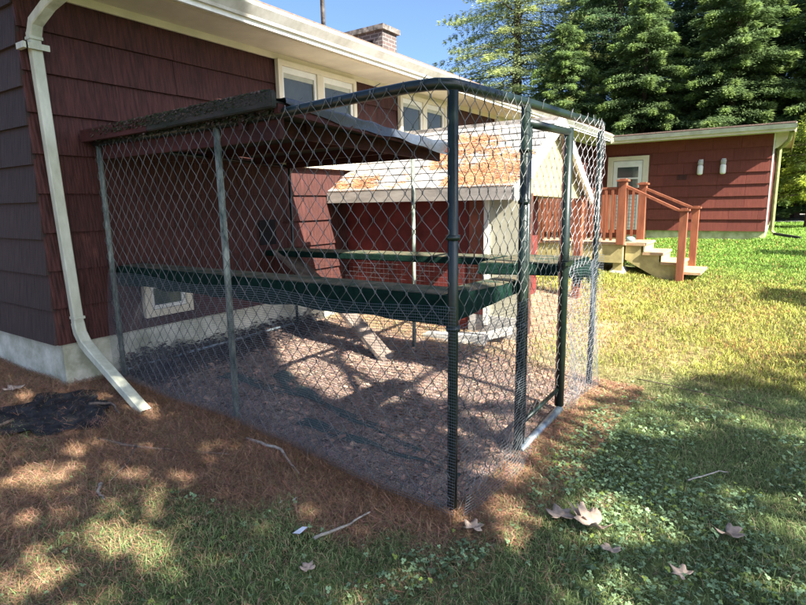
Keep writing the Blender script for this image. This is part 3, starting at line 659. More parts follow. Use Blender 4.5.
# carpet skirt hanging from the front shelf and round its right end
V = []; n_ = 160
path = [(-4.40+3.06*i/119, 2.322) for i in range(120)]+[(-1.325, 2.33+1.07*i/39) for i in range(40)]
for i, (x_, y_) in enumerate(path):
    for j in range(7):
        u = j/6; dr_ = .150 if i < 120 else .150-.10*(i-120)/39
        w_ = (.010*math.sin(i*.55)+.008*math.sin(i*.21+1))*u*(1 if i < 118 else .35)
        V.append((x_+(w_ if i >= 120 else 0), y_-(w_+.004 if i < 120 else 0), -.452-(.05*(max(0,i-120)/39))-dr_*u-(.006*math.sin(i*.3)*u if i < 118 else 0)))
fixsub(npmesh('carpet_skirt', V, [(i*7+j, (i+1)*7+j, (i+1)*7+j+1, i*7+j+1) for i in range(n_-1) for j in range(6)], M['carpet'], parent=sf, smooth=True))
shelf('shelf', [(-1.56, 2.59), (-1.345, 2.59), (-1.345, 3.42), (-1.50, 3.42)], -.49, .05)
shelf('shelf', [(-4.42, 3.90), (-2.90, 4.02), (-1.91, 4.10), (-1.91, 4.42), (-4.42, 4.24)], -.455, .055)
shelf('shelf', [(-1.905, 3.80), (-1.30, 3.98), (-1.30, 4.70), (-1.905, 4.60)], -.462, .085)
# loose flap of carpet and mesh at the far corner
fl = MB(); 
for i in range(9):
    a = i/8; fl.tube([(KX+.0+.03*math.sin(5*a), 4.0+.75*a, -.50), (KX+.03, 4.0+.75*a+.02*math.sin(9*a), -.56-.10*abs(math.sin(7*a)))], [.03,.008], 5)
fl.build('carpet_scrap', M['carpet'], kn, smooth=True)
# ramp
rp = MB().beam((-4.27, 4.0, -.46), (-3.52, 4.0, -.95), .24, .03).build('ramp', M['plank'], kn)
fixsub(MB().beam((-3.58, 4.0, -.885), (-2.97, 4.06, -1.46), .21, .035).build('ramp_board', M['plank'], rp))
# ------------------------------------------------------------------ litter and loose things
def stick(pts, r, label, m=M['stick'], cat='stick', grp='fallen sticks on the ground'):
    P = [Vector((x, y, g(x, y)+z)) for x, y, z in pts]; Q = []
    for i in range(len(P)-1):
        for k in range(5):
            t = k/5; Q.append(P[i].lerp(P[i+1], t)+Vector((random.uniform(-.006,.006), random.uniform(-.006,.006), random.uniform(-.002,.004))))
    Q.append(P[-1]); n = len(Q)
    return setp(MB().tube(Q, [r*(1.0-.55*i/(n-1)) for i in range(n)], 7).build('fallen_stick', m, None, smooth=True), label, cat, grp)
stick([(-3.42, 1.57, .02), (-3.05, 1.66, .03), (-2.58, 1.90, .03)], .011, 'long thin brown stick lying across the needles below the downspout outlet')
stick([(-3.12, 1.645, .03), (-2.98, 1.50, .03), (-2.90, 1.36, .03)], .008, 'straight grey twig crossing under the long brown stick')
stick([(-2.66, 2.10, .02), (-2.36, 2.12, .035), (-2.12, 2.02, .02)], .012, 'pale curved stick at the edge of the needles in front of the kennel', M['stickpale'])
stick([(-2.20, 2.16, .02), (-2.27, 2.27, .09)], .006, 'short dark twig leaning on the kennel mesh beside the pale curved stick')
stick([(-1.70, 1.70, .025), (-1.64, 1.86, .03), (-1.60, 2.0, .04)], .009, 'pale greenish stick with a knobbed end in the grass before the kennel', M['stickpale'])
stick([(-2.93, 1.33, .03), (-2.86, 1.28, .03), (-2.78, 1.27, .02)], .010, 'short thick grey stick among the sun flecks at lower left', M['stickpale'])
stick([(-3.95, 1.78, .03), (-3.80, 1.86, .05), (-3.62, 1.82, .04)], .012, 'bent grey root lying over the black ground fabric')
stick([(-4.08, 1.35, .03), (-4.02, 1.25, .05), (-3.9, 1.20, .03)], .012, 'forked grey stick at the near edge of the black ground fabric')
stick([(-.92, 4.98, .04), (-.3, 4.86, .05), (.30, 4.60, .05)], .005, 'thin grey branch lying in the lawn at the right edge')
stick([(-.30, 3.30, .05), (-.17, 3.52, .06), (-.12, 3.55, .05)], .005, 'thin bent dry stem in the clover at right', M['stickpale'])
# black fabric
V = []; 
for i in range(26):
    for j in range(14):
        u, v = i/25, j/13; a = 2*math.pi*u
        rad = (.30+.05*math.sin(3*a+1)+.04*math.sin(7*a))*(v)
        x_ = -4.0+rad*1.25*math.cos(a); y_ = 1.58+rad*1.15*math.sin(a)
        V.append((x_, y_, g(x_, y_)+.030+.007*math.sin(8*a+9*v)*v+.006*math.sin(23*v+3*a)))
fb = npmesh('ground_fabric', V, [(i*14+j, (i+1)*14+j, (i+1)*14+j+1, i*14+j+1) for i in range(25) for j in range(13)], M['fabric'], smooth=True)
setp(fb, 'crumpled black landscape fabric half buried in needles left of the downspout outlet', 'landscape fabric')
pc = MB().prism([(-1.80, 1.65, g(-1.78,1.67)+.03), (-1.755, 1.655, g(-1.78,1.67)+.04), (-1.745, 1.70, g(-1.78,1.67)+.055), (-1.775, 1.695, g(-1.78,1.67)+.05)], (0.004,-.003,.004)).build('paper_scrap', M['paper'])
setp(pc, 'small bright white scrap lying in the grass in front of the kennel', 'paper scrap')
for (x_, y_, lb) in ((-1.98, 1.83, 'tiny pale chip in the needles farther from the white scrap'), (-2.02, 1.77, 'tiny pale chip in the needles nearer the white scrap')):
    q = MB().prism([(x_, y_, g(x_,y_)+.02), (x_+.014, y_+.004, g(x_,y_)+.025), (x_+.010, y_+.018, g(x_,y_)+.03)], (0,0,.003)).build('pale_chip', M['paper'])
    setp(q, lb, 'chip', 'tiny pale chips by the white scrap')
def dead_leaf(x, y, s, rot, label, curl=.4, seed=0, grp='dry maple leaves on the grass', zo=.045):
    r = random.Random(seed); out = []
    lobes = 5
    for i in range(lobes*4):
        a = -2.4+4.8*i/(lobes*4-1); ph = (i%4); rad = [.60,.80,1.0,.78][ph]*(.8+.2*math.cos(a))*r.uniform(.88,1.1); out.append((rad*math.cos(a+math.pi/2), rad*math.sin(a+math.pi/2)))
    vs = [(0,0,0)]; rings = 3
    V = [(0., 0., 0.)]; n = len(out)
    for k in range(1, rings+1):
        for (a, b) in out: V.append((a*k/rings, b*k/rings, 0))
    Fc = [(0, 1+i, 1+(i+1)%n) for i in range(n-1)]
    for k in range(rings-1):
        for i in range(n-1): a = 1+k*n+i; Fc.append((a, a+n, a+n+1, a+1))
    W = []
    c_, s__ = math.cos(rot), math.sin(rot); z0 = g(x, y)+zo
    for (a, b, _) in V:
        rr = math.hypot(a, b); z = curl*rr*rr*.6*s+.12*s*math.sin(5*math.atan2(b, a+1e-6)+seed)*rr+curl*.3*s*a*a
        W.append((x+s*(a*c_-b*s__), y+s*(a*s__+b*c_), z0+z))
    m_ = MB(); m_.add(W, Fc)
    me = bpy.data.meshes.new('dead_leaf'); me.from_pydata(m_.v, [], m_.f); me.update()
    o = link('dead_leaf', me, M['deadleaf'], None, True)
    so_ = o.modifiers.new('s', 'SOLIDIFY'); so_.thickness = .001
    return setp(o, label, 'dead leaf', grp)
dead_leaf(-.77, 2.48, 0.090, .6, 'tan dried leaf lying flat left of the big curled pale leaf', .3, 1)
dead_leaf(-.60, 2.50, 0.123, 2.2, 'largest pale curled maple leaf in the grass right of the kennel corner', .9, 2, zo=.05)
dead_leaf(-.665, 2.52, 0.080, 1.3, 'narrow folded tan leaf between the flat leaf and the largest leaf', 1.2, 3, zo=.05)
dead_leaf(-.08, 2.83, 0.087, 4.1, 'small pinkish dry leaf farthest right in the clover', .7, 4)
dead_leaf(-.21, 2.40, 0.065, 1.1, 'pale rounded dry leaf near the bottom of the lawn at right', .3, 5)
dead_leaf(-.50, 2.37, 0.058, 3.1, 'small brown leaf just below the largest pale leaf', .5, 6)
dead_leaf(-1.10, 2.17, 0.072, .2, 'faded tan leaf beside the foot of the kennel corner post', .3, 7)
dead_leaf(-1.57, 1.52, 0.046, 1.2, 'small pale leaf in the grass nearest the camera below the white scrap', .5, 8)
dead_leaf(-4.6, 1.55, 0.087, .4, 'pale leaf among needles below the end wall foundation', .4, 9)

# ------------------------------------------------------------------ grass, clover, needles
def keepzone(x, y):
    in_house = (x < WX+.02)&(y > YE); return ~in_house
def blades(name, x, y, h, wd, tint, m, lean=.5):
    n = len(x); z = gz(x, y)+.005; a = rng.uniform(0, 2*math.pi, n); ln = rng.normal(0, lean, (n, 2))
    side = np.stack([np.cos(a), np.sin(a), np.zeros(n)], 1)*wd[:, None]
    c = np.stack([x, y, z], 1); mid = c+np.concatenate([ln*h[:, None]*.35, (h*.62)[:, None]], 1); tip = c+np.concatenate([ln*h[:, None]*1.05, (h*(1-.35*np.minimum(1, np.abs(ln).sum(1))))[:, None]], 1)
    V = np.stack([c-side, c+side, mid+side*.75, mid-side*.75, tip], 1); b = np.arange(n)[:, None]*5
    tris = np.concatenate([b+np.array([[0,1,2]]), b+np.array([[0,2,3]]), b+np.array([[3,2,4]])])
    T = np.repeat(tint, 5, 0); T = T.reshape(n, 5, 3)*np.array([.75,.75,1,1,1.12])[None, :, None]*1.0
    return setp(npmesh(name, V, tris, m, tint=T.reshape(-1, 3)), kind='stuff')
def scatter(n, x0, x1, y0, y1): return rng.uniform(x0, x1, n), rng.uniform(y0, y1, n)
def view(x, y, mrg=.6):   # ground the lens or a small step to its side could see
    return (x < .12*y+mrg+.25)&(x > -5.2*np.maximum(y, .2)-mrg)
# near grass
x, y = scatter(330000, -5.2, 1.4, .55, 5.4)
nd, gr, dr, cl = cover(x, y); k = (rng.random(len(x)) < gr**1.15*(1-.35*cl)+.03*(y<2.3))&keepzone(x, y)&view(x, y)&~((x<KX)&(y>KY-.03)&(y<4.8)); x, y, dr = x[k], y[k], dr[k]; n = len(x)
tn = np.array([.25,.345,.13])*(1-dr[:, None])+np.array([.38,.38,.12])*dr[:, None]
tn = tn*(.40+1.0*rng.random((n, 1))); st = rng.random(n) < .16; tn[st] = np.array([.46,.36,.22])*(.7+.5*rng.random((st.sum(), 1)))
hh = rng.uniform(.018, .055, n)*(.6+.7*vnoise(x, y, 3, 12))
setp(blades('grass', x, y, hh, rng.uniform(.0010, .0022, n), tn, M['blade'], .75), 'short mixed green lawn grass in front and to the right of the kennel', 'grass')
# lawn beyond
x, y = scatter(300000, -4.4, 3.0, 5.2, 16); k = (rng.random(len(x)) < (6.5/np.maximum(y, 6.5))**1.2)&view(x, y)&~((x < -2.1)&(y < 7.4))&~((x > WX)&(x < -1.95)&(y > 8.95)&(y < 10.2)); x, y = x[k], y[k]
nd, gr, dr, cl = cover(x, y); k = rng.random(len(x)) < gr; x, y, dr = x[k], y[k], dr[k]; n = len(x)
fresh = sstep(7.5, 12, y)[:, None]; tn = (np.array([.20,.33,.07])*(1-dr[:, None])+np.array([.50,.50,.105])*dr[:, None])*(1-fresh)+np.array([.24,.41,.065])*fresh
tn = tn*(.18+1.25*rng.random((n, 1)))
or_ = rng.random(n) < .22*sstep(.45, .75, vnoise(x, y, 2.2, 71))*sstep(11, 6, y)+.05; tn[or_] = np.array([.62,.33,.13])*(.6+.7*rng.random((or_.sum(), 1)))
setp(blades('grass', x, y, rng.uniform(.03, .07, n), rng.uniform(.002, .0045, n)*(y/7), tn, M['blade'], .7), 'sunlit yellow green lawn grass between the kennel and the rear wing', 'grass')
x, y = scatter(90000, -.6, 9.0, 15, 34); k = (rng.random(len(x)) < .75)&view(x, y, 1.5)&((y<25)|(y>38)|(x<-1)); x, y = x[k], y[k]; n = len(x)
setp(blades('grass', x, y, rng.uniform(.05, .10, n), rng.uniform(.005, .011, n), np.array([.23,.39,.065])*(.5+.9*rng.random((n, 1))), M['blade'], .7), 'far bright green lawn beside and beyond the rear wing', 'grass')
# clover leaflets in threes
x, y = scatter(80000, -4.2, 1.4, .55, 5.2); nd, gr, dr, cl = cover(x, y); k = (rng.random(len(x)) < cl*.60+.03*gr)&view(x, y)&keepzone(x, y)&~((x<KX+.03)&(y>KY-.03)&(y<4.8)); x, y = x[k], y[k]; n = len(x)
hz = rng.uniform(.020, .050, n); z = gz(x, y)+hz; V = []; a0 = rng.uniform(0, 6.28, n); sz = rng.uniform(.0035, .0075, n)
tl = rng.normal(0, .35, (n, 2)); allV = []
for q in range(3):
    a = a0+q*2.094; cxx = x+np.cos(a)*sz; cyy = y+np.sin(a)*sz
    for t in range(5):
        b = a+2*math.pi*t/5; px = cxx+np.cos(b)*sz*.98; py = cyy+np.sin(b)*sz*.98
        allV.append(np.stack([px, py, z+(px-x)*tl[:, 0]+(py-y)*tl[:, 1]], 1))
V = np.stack(allV, 1); b = np.arange(n)[:, None]*15
fc = np.concatenate([b+q*5+np.array([[0,1,2,3,4]]) for q in range(3)])
tn = np.array([.27,.40,.20])*(.35+1.0*rng.random((n, 1))); yl = rng.random(n) < .10; tn[yl] = np.array([.25,.33,.07])
setp(npmesh('clover', V, fc, M['blade'], tint=np.repeat(tn, 15, 0)), 'low patches of clover leaves through the lawn', 'clover', kind='stuff')
# fallen pine needles outside and inside
def needles(name, x, y, label, base, L0, L1, wdt, tilt=.35, mound=0.):
    n = len(x); z = gz(x, y)+.006+rng.random(n)*(.012+mound); a = rng.uniform(0, math.pi, n); L = rng.uniform(L0, L1, n)/2; tz = rng.normal(0, tilt, n)
    d = np.stack([np.cos(a), np.sin(a), tz], 1)*L[:, None]; w_ = np.stack([-np.sin(a), np.cos(a), rng.normal(0,.3,n)], 1)*wdt
    c = np.stack([x, y, z+np.abs(tz)*L], 1); V = np.stack([c-d-w_, c-d+w_, c+d+w_*.5, c+d-w_*.5], 1)
    T = np.array(base)*(.35+1.15*rng.random((n, 1)))*(1+.12*rng.normal(size=(n, 3)))
    return setp(npmesh(name, V, np.arange(4*n).reshape(-1, 4), M['needle'], tint=np.clip(np.repeat(T, 4, 0), 0, 1)), label, 'pine needles', kind='stuff')
x, y = scatter(420000, -6.2, -.6, .6, 2.9); nd, gr, dr, cl = cover(x, y); k = (rng.random(len(x)) < nd*.95+.05)&keepzone(x, y)&~((x > -4.38)&(x < KX)&(y > KY-.035))&view(x, y)&((np.hypot((x+4.0)/.36, (y-1.58)/.33) > 1)|(rng.random(len(x)) < .10))
needles('pine_needles', x[k], y[k], 'brown fallen pine needles along the front of the kennel and by the house corner', (.32,.19,.115), .025, .065, .0008, .35, .012)
x, y = scatter(150000, -4.45, KX, KY-.02, 4.75); needles('pine_needles', x, y, 'dry reddish pine needle litter covering the kennel floor', (.43,.32,.26), .025, .06, .0010, .2)
x, y = scatter(70000, -4.4, -.3, 4.5, 8.5); nd, gr, dr, cl = cover(x, y); k = (rng.random(len(x)) < nd*.9+.04); needles('pine_needles', x[k], y[k], 'sunlit tan needles on the bare ground behind the kennel', (.52,.34,.21), .04, .09, .0020, .15)
x, y = scatter(26000, KX+.0, -.85, 2.2, 4.9); needles('pine_needles', x, y, 'tan needles along the right side of the kennel', (.36,.20,.12), .03, .07, .0013, .2)
# mounded brown thatch right against the front mesh
x = rng.uniform(-4.36, KX+.05, 42000); y = KY-.05-np.abs(rng.normal(0, .10, len(x))); n = len(x)
setp(blades('thatch', x, y, rng.uniform(.02, .075, n)*np.exp(-(KY-.05-y)/.14), rng.uniform(.0009, .0018, n), np.array([.36,.20,.11])*(.5+.9*rng.random((n, 1))), M['blade'], .8), 'brown matted thatch banked against the front mesh of the kennel', 'thatch')
# chips, crumbs and broken leaves on the kennel floor
n = 5200; x = rng.uniform(-4.4, KX-.03, n); y = rng.uniform(KY+.05, 4.7, n); a = rng.uniform(0, 6.28, n); s_ = .006+.030*rng.random(n)**2.5; z = gz(x, y)+.016
V = np.stack([np.stack([x+np.cos(a+t)*s_*f, y+np.sin(a+t)*s_*f, z+rng.uniform(0,.014,n)], 1) for t, f in ((0,1),(1.3,.7),(2.6,1),(4.4,.8))], 1)
setp(npmesh('leaf_litter', V, np.arange(4*n).reshape(-1,4), M['needle'], tint=np.repeat(np.array([.40,.25,.18])*(.18+1.3*rng.random((n,1))**1.5), 4, 0)), 'broken leaves and bark crumbs scattered on the kennel floor', 'leaf litter', kind='stuff')
# earth and leaf mould banked at the foundation inside the kennel
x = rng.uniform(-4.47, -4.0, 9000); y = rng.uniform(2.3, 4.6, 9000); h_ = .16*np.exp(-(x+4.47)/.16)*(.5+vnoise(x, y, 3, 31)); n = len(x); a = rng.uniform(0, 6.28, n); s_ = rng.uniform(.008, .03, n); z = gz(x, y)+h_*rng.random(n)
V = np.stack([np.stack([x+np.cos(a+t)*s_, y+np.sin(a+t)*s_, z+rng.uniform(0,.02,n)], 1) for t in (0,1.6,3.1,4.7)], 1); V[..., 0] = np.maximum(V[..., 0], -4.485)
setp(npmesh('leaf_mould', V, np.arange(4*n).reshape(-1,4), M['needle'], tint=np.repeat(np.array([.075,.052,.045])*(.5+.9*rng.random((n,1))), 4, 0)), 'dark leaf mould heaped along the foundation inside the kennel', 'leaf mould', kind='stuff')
# dark green strips laid on the kennel floor as painted shadow bands
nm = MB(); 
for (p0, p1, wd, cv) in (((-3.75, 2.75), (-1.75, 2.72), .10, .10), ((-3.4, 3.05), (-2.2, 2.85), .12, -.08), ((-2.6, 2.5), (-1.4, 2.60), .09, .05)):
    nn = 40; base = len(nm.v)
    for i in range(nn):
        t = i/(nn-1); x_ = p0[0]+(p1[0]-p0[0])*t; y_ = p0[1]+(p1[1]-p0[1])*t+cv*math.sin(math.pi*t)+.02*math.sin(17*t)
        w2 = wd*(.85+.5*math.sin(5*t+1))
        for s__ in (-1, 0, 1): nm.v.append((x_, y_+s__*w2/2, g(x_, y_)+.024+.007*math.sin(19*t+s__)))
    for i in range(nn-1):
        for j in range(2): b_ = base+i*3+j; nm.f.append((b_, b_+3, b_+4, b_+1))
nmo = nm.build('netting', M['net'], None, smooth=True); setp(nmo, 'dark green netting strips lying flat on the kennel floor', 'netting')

# ------------------------------------------------------------------ trees
def leafquads(P, D, Nn, L, W):
    D = D/np.linalg.norm(D, axis=1)[:, None]; sd = np.cross(D, Nn); sd /= np.linalg.norm(sd, axis=1)[:, None]+1e-9
    a = D*L[:, None]; b = sd*W[:, None]
    return np.stack([P-a*.1, P+a*.45+b, P+a, P+a*.45-b], 1)
def conifer_meshes(seed, H, R, nleaf, col, gap=.0, nl=150, lsize=1.):
    r = np.random.default_rng(seed)
    zf = np.sort(r.random(nl))**.9*.94+.05; az = np.arange(nl)*2.399+r.normal(0, .3, nl)
    Ln = R*np.clip((1-zf)**.5*1.05, .05, 1)*r.uniform(.50, 1.15, nl)*np.where(zf < .1, .75, 1)
    prob = Ln**1.6; prob /= prob.sum(); li = r.choice(nl, nleaf, p=prob); t = r.random(nleaf)**.72
    ca, sa = np.cos(az[li]), np.sin(az[li]); l = Ln[li]
    # limb rises a little, then droops; side sprays widen towards mid-limb
    br = np.round(t*12)/12; lat = r.normal(0, 1, nleaf)*.20*l*(1.05-br); adv = np.abs(lat)*.6
    rad = l*br+adv*.7+r.normal(0, .04, nleaf); z = H*zf[li]+l*(.10*t-.26*t*t)-np.abs(lat)*.28+r.normal(0, .06, nleaf)-.0
    P = np.stack([ca*rad-sa*lat, sa*rad+ca*lat, z], 1)
    D = np.stack([ca-sa*np.sign(lat)*.9, sa+ca*np.sign(lat)*.9, np.full(nleaf, -.30)], 1)+r.normal(0, .30, (nleaf, 3))
    N_ = np.array([0,0,1.])+r.normal(0, .45, (nleaf, 3))
    V = leafquads(P, D, N_, r.uniform(.11, .24, nleaf)*lsize, r.uniform(.014, .030, nleaf)*lsize)
    limbt = r.uniform(.80, 1.2, nl)[li][:, None]
    tn = np.array(col)*limbt*(.75+.5*r.random((nleaf, 1))); tips = (t > .86)[:, None]; tn = np.where(tips, tn*np.array([1.55,1.45,1.15]), tn)
    T = np.repeat(tn, 4, 0)
    me = bpy.data.meshes.new('crown'); V = V.reshape(-1, 3).astype(np.float32); n4 = len(V)
    me.vertices.add(n4); me.vertices.foreach_set('co', V.ravel()); me.loops.add(n4); me.loops.foreach_set('vertex_index', np.arange(n4, dtype=np.int32)); me.polygons.add(n4//4); me.polygons.foreach_set('loop_start', np.arange(0, n4, 4, dtype=np.int32)); me.update(calc_edges=True)
    at = me.color_attributes.new('tint', 'FLOAT_COLOR', 'POINT'); TT = np.ones((n4, 4), np.float32); TT[:, :3] = T; at.data.foreach_set('color', TT.ravel()); me.materials.append(M['foliage'])
    tk = MB().tube([(0,0,-.3), (.03,0,H*.3), (0,.04,H*.65), (0,0,H*.97)], [H*.021, H*.015, H*.008, .01], 9)
    for i in range(0, nl, 2):
        c, s_ = math.cos(az[i]), math.sin(az[i]); q = Ln[i]
        tk.tube([(0,0,H*zf[i]), (c*q*.5, s_*q*.5, H*zf[i]-q*.02), (c*q*.9, s_*q*.9, H*zf[i]-q*.13)], [.045*q/R+.012, .025*q/R+.008, .006], 4, False)
    me2 = bpy.data.meshes.new('trunk'); me2.from_pydata(tk.v, [], tk.f); me2.materials.append(M['bark']); me2.update()
    return me, me2
def place_tree(name, ms, x, y, sc, rot, label, group, cat='tree', zs=1., lift=0.):
    root = thing(name, label, cat, (x, y, g(x, y)), group); root.rotation_euler = (0,0,rot); root.scale = (sc, sc, sc*zs)
    for nm_, me in (('crown', ms[0]), ('trunk', ms[1])):
        o = bpy.data.objects.new(nm_, me); C.objects.link(o); o.parent = root; o.location.z = lift
    if lift:
        q = MB().tube([(0,0,-.2), (.02,.01,lift*.5), (0,0,lift+.3)], [.09,.075,.06], 9).build('trunk', M['bark'], None, smooth=True); q.parent = root
    return root
TA = conifer_meshes(11, 18, 6.4, 190000, (.27,.33,.15), nl=300, lsize=.85)
TB = conifer_meshes(12, 15, 4.4, 200000, (.095,.16,.075), nl=260, lsize=.9)
TC = conifer_meshes(13, 11, 3.4, 150000, (.15,.225,.085), nl=190, lsize=.95)
TD = conifer_meshes(14, 2.6, 1.35, 30000, (.30,.38,.07), nl=90, lsize=.42)
grp = 'evergreens behind the rear wing'
place_tree('evergreen_tree', TA, -12.3, 29, 1.05, .4, 'tall loose olive green evergreen at the left end of the treeline with sky showing through', grp)
place_tree('evergreen_tree', TC, -8.6, 25.5, .80, 1.0, 'small bushy evergreen in front of the loose olive one, left of the wing roof', grp)
place_tree('evergreen_tree', TB, -7.2, 29.5, 1.05, 2.0, 'dark dense evergreen just right of the loose olive tree', grp)
place_tree('evergreen_tree', TC, -5.2, 26.0, .88, 3.0, 'lighter shorter evergreen rising above the middle of the wing roof', grp)
place_tree('evergreen_tree', TB, -3.4, 31, 1.15, 4.0, 'tall dark evergreen behind the middle of the rear wing', grp)
place_tree('evergreen_tree', TC, -2.0, 26.5, .95, 5.2, 'mid green evergreen with pale branch tips above the wing gutter', grp)
place_tree('evergreen_tree', TB, .4, 30.5, 1.1, 1.5, 'tall dark evergreen above the right end of the rear wing', grp)
place_tree('evergreen_tree', TC, 1.5, 27.2, .92, 2.5, 'lower evergreen beyond the right corner of the rear wing', grp)
place_tree('evergreen_tree', TB, 4.6, 31, 1.1, 3.6, 'dark evergreen at the right edge of the treeline', grp)
place_tree('evergreen_tree', TB, -10.2, 38, 1.25, 5.0, 'tall evergreen standing farthest back behind the loose olive tree', grp)
place_tree('evergreen_tree', TB, -5.4, 39, 1.35, .9, 'very tall evergreen in the back row left of centre', grp)
place_tree('evergreen_tree', TB, -.8, 40, 1.3, 2.2, 'very tall evergreen in the back row above the jar lamps', grp)
place_tree('evergreen_tree', TB, 4.2, 41, 1.2, 4.4, 'tall evergreen in the back row at the far right', grp)
place_tree('small_tree', TD, .72, 21.5, 1.15, .3, 'small sunlit yellow green tree on the lawn past the right corner of the wing', grp, 'small tree', lift=.62)
# undergrowth closing the foot of the treeline
n = 90000; x = rng.uniform(-24, 16, n); y = 41+rng.normal(0, 1.4, n)+.0*x; hmax = 3.2+2.0*vnoise(x+30, y, .35, 41); z = gz(x, y)+hmax*rng.random(n)**.8
V = leafquads(np.stack([x, y, z], 1), rng.normal(0, 1, (n, 3)), rng.normal(0, 1, (n, 3)), rng.uniform(.2, .45, n), rng.uniform(.08, .16, n))
setp(npmesh('undergrowth', V, np.arange(4*n).reshape(-1, 4), M['foliage'], tint=np.repeat(np.array([.055,.095,.030])*(.6+.8*rng.random((n, 1))), 4, 0)), 'dark undergrowth along the foot of the far treeline', 'undergrowth', kind='stuff')

# ------------------------------------------------------------------ unseen broadleaf trees right of the camera, crowns shaped to shade the near ground
HOLES = [(-6.03,2.42,.09,.05),(-5.85,2.30,.05,.04),(-4.92,2.22,.05,.05),(-4.88,2.42,.05,.04),(-2.30,1.85,.05,.03),(-3.2,1.75,.08,.04),(-3.6,1.85,.06,.04),(-2.15,.92,.06,.04),(-3.05,.95,.08,.05),(-4.1,1.15,.10,.05),(-1.9,1.45,.05,.03),(-3.37,1.20,.13,.10),(-3.52,1.16,.10,.07),(-2.50,1.17,.16,.09),(-2.36,1.13,.10,.06),(-2.48,.84,.14,.06),(-3.0,1.53,.09,.06),(-2.0,1.17,.10,.05),(-4.48,1.84,.10,.05),(-2.22,1.24,.07,.04),
         (-3.49,1.45,.09,.05),(-4.75,1.66,.09,.05),(-2.62,1.38,.09,.05),(-2.75,1.62,.08,.05),(-2.05,1.62,.05,.04),(-1.22,2.84,.16,.10),(-1.62,3.12,.16,.07),(-1.40,3.08,.09,.05),(-1.95,2.86,.07,.05),(-2.55,2.85,.08,.04),
         (-1.75,3.45,.16,.06),(-1.48,3.55,.14,.07),(-1.38,2.75,.06,.10),(-2.35,2.62,.05,.03),(-1.95,3.30,.12,.04),(-4.2,1.95,.07,.06),(-4.35,2.0,.05,.05),(-3.75,2.05,.08,.05),(-2.9,1.95,.09,.04),(-2.4,1.42,.07,.04)]
rh = random.Random(77)
for _ in range(85):
    a_, b_ = rh.uniform(-5.2, -1.75), rh.uniform(.62, 2.12)
    if vnoise(a_+5, b_+5, 1.1, 61)+.25*rh.random() > .58: HOLES.append((a_, b_, rh.uniform(.03, .085), rh.uniform(.014, .034)))
for _ in range(44): HOLES.append((rh.uniform(-3.6, -1.35), rh.uniform(2.45, 3.5), rh.uniform(.025, .08), rh.uniform(.015, .035)))
for _ in range(30): HOLES.append((rh.uniform(-1.3, .6), rh.uniform(2.0, 5.0), rh.uniform(.03, .10), rh.uniform(.02, .06)))
BU = np.array([-12,-5.4,-4.2,-3.4,-2.9,-2.4,-1.7,-1.25,-1.1,-.45,.1,.5,1.5,4]); BV = np.array([4.2,4.0,3.5,2.95,2.8,3.2,3.65,3.95,4.3,5.1,6.4,7.5,9.5,10.5])
def shaded(u, v):  # leaves stay only where their shadow is wanted; holes let sun flecks through
    win = (v > -1.2)&(u < 2.6)&(u > -9.2)|(v > 6)
    e = .10*(vnoise(u+30, v+30, 3.5, 51)-.5)*2+.12*(vnoise(u+30, v+30, 1.3, 52)-.5)*2
    s_ = v+e < np.interp(u, BU, BV)
    for (a, b, p, q) in HOLES: s_ &= ~(((u-a)/(p*1.35))**2+((v-b)/(q*1.45))**2 < 1)
    band = (np.abs(v-8.55+.15*u) < .32)&(u > -.45+.4*(vnoise(u+9, v+9, 2, 53)-.5))
    band |= (np.abs(v-13.5) < .5)&(u > -.9)
    thin = (u > -1.35)&(v < 7.5)
    s_ = s_&(~thin|(rng.random(np.shape(u)) < np.clip(1.15-1.5*vnoise(u+40, v+40, 2.2, 55), .10, .8)))
    return (s_&win)|band
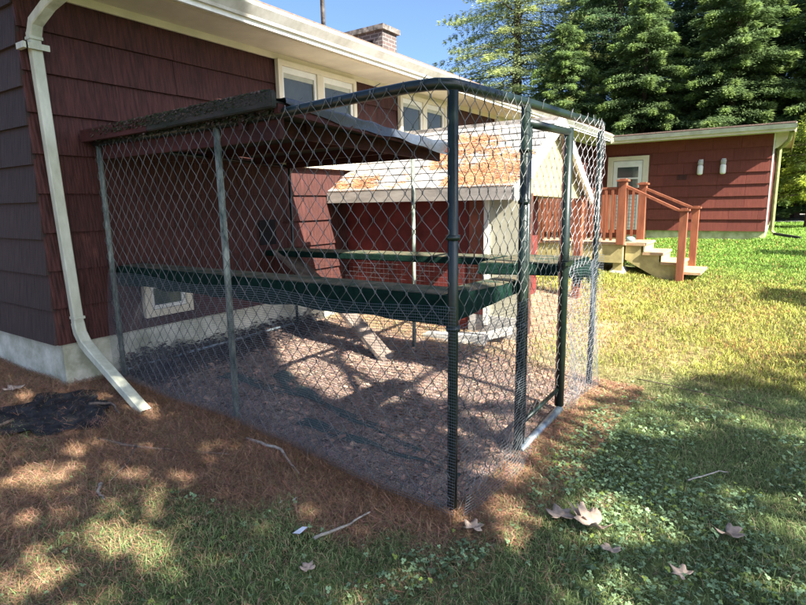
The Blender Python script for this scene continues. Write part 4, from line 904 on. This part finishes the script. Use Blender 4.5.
# crowns: centre, radii
crowns = [((.4,1.2,6.4),(4.2,3.4,2.2),(2.8,-1.8)), ((4.2,1.6,5.4),(3.9,3.8,2.4),(5.2,.0)), ((8.4,2.8,5.6),(3.9,4.6,2.6),(8.8,1.4)), ((9.8,9.2,6.6),(3.8,5.4,2.6),(11.2,8.4))]
labels = ['broadleaf tree whose crown hangs over the kennel from the right of the camera', 'broadleaf tree just right of the camera, second from the house', 'broadleaf tree third from the house, at the right edge of the lawn', 'farthest broadleaf tree on the right, level with the deck']
Lz = SUN/SUN.z; ZG = -1.55
NL = 80000
for ci, (cc, rad, tb) in enumerate(crowns):
    tr = thing('broadleaf_tree', labels[ci], 'tree', (tb[0], tb[1], g(*tb)), 'broadleaf trees shading the yard')
    n = int(NL/len(crowns)*1.6); d = rng.normal(0, 1, (n, 3)); d /= np.linalg.norm(d, axis=1)[:, None]; P = np.array(cc)+d*np.array(rad)*(rng.random((n, 1))**.42)
    tt = P[:, 2]-ZG; u = P[:, 0]-Lz.x*tt; v = P[:, 1]-Lz.y*tt
    k = shaded(u, v)&(P[:, 2] > 2.9)
    P = P[k]; n = len(P)
    V = leafquads(P, rng.normal(0, 1, (n, 3))+np.array([0,0,-.3]), rng.normal(0, 1, (n, 3)), rng.uniform(.09, .16, n), rng.uniform(.035, .06, n))
    T = np.repeat(np.array([.13,.20,.06])*(.6+.8*rng.random((n, 1))), 4, 0)
    npmesh('crown', V, np.arange(4*n).reshape(-1, 4), M['canopy'], tint=T, parent=tr)
    tk = MB(); b0 = Vector((tb[0], tb[1], g(*tb)-.2)); top = Vector((cc[0]*.5+tb[0]*.5, cc[1]*.5+tb[1]*.5, cc[2]-.6))
    tk.tube([b0, b0.lerp(top, .5)+Vector((.1,.05,0)), top], [.24,.18,.12], 10)
    for j in range(7):
        a = j*.9+ci; e_ = Vector(cc)+Vector((math.cos(a)*rad[0]*.55, math.sin(a)*rad[1]*.55, rad[2]*.2*math.sin(3*j)))
        tk.tube([b0.lerp(top, .75+.03*j), (b0.lerp(top, .9)+e_)/2+Vector((0,0,.25)), e_], [.07,.045,.012], 6)
    tk.build('trunk', M['bark'], tr, smooth=True)
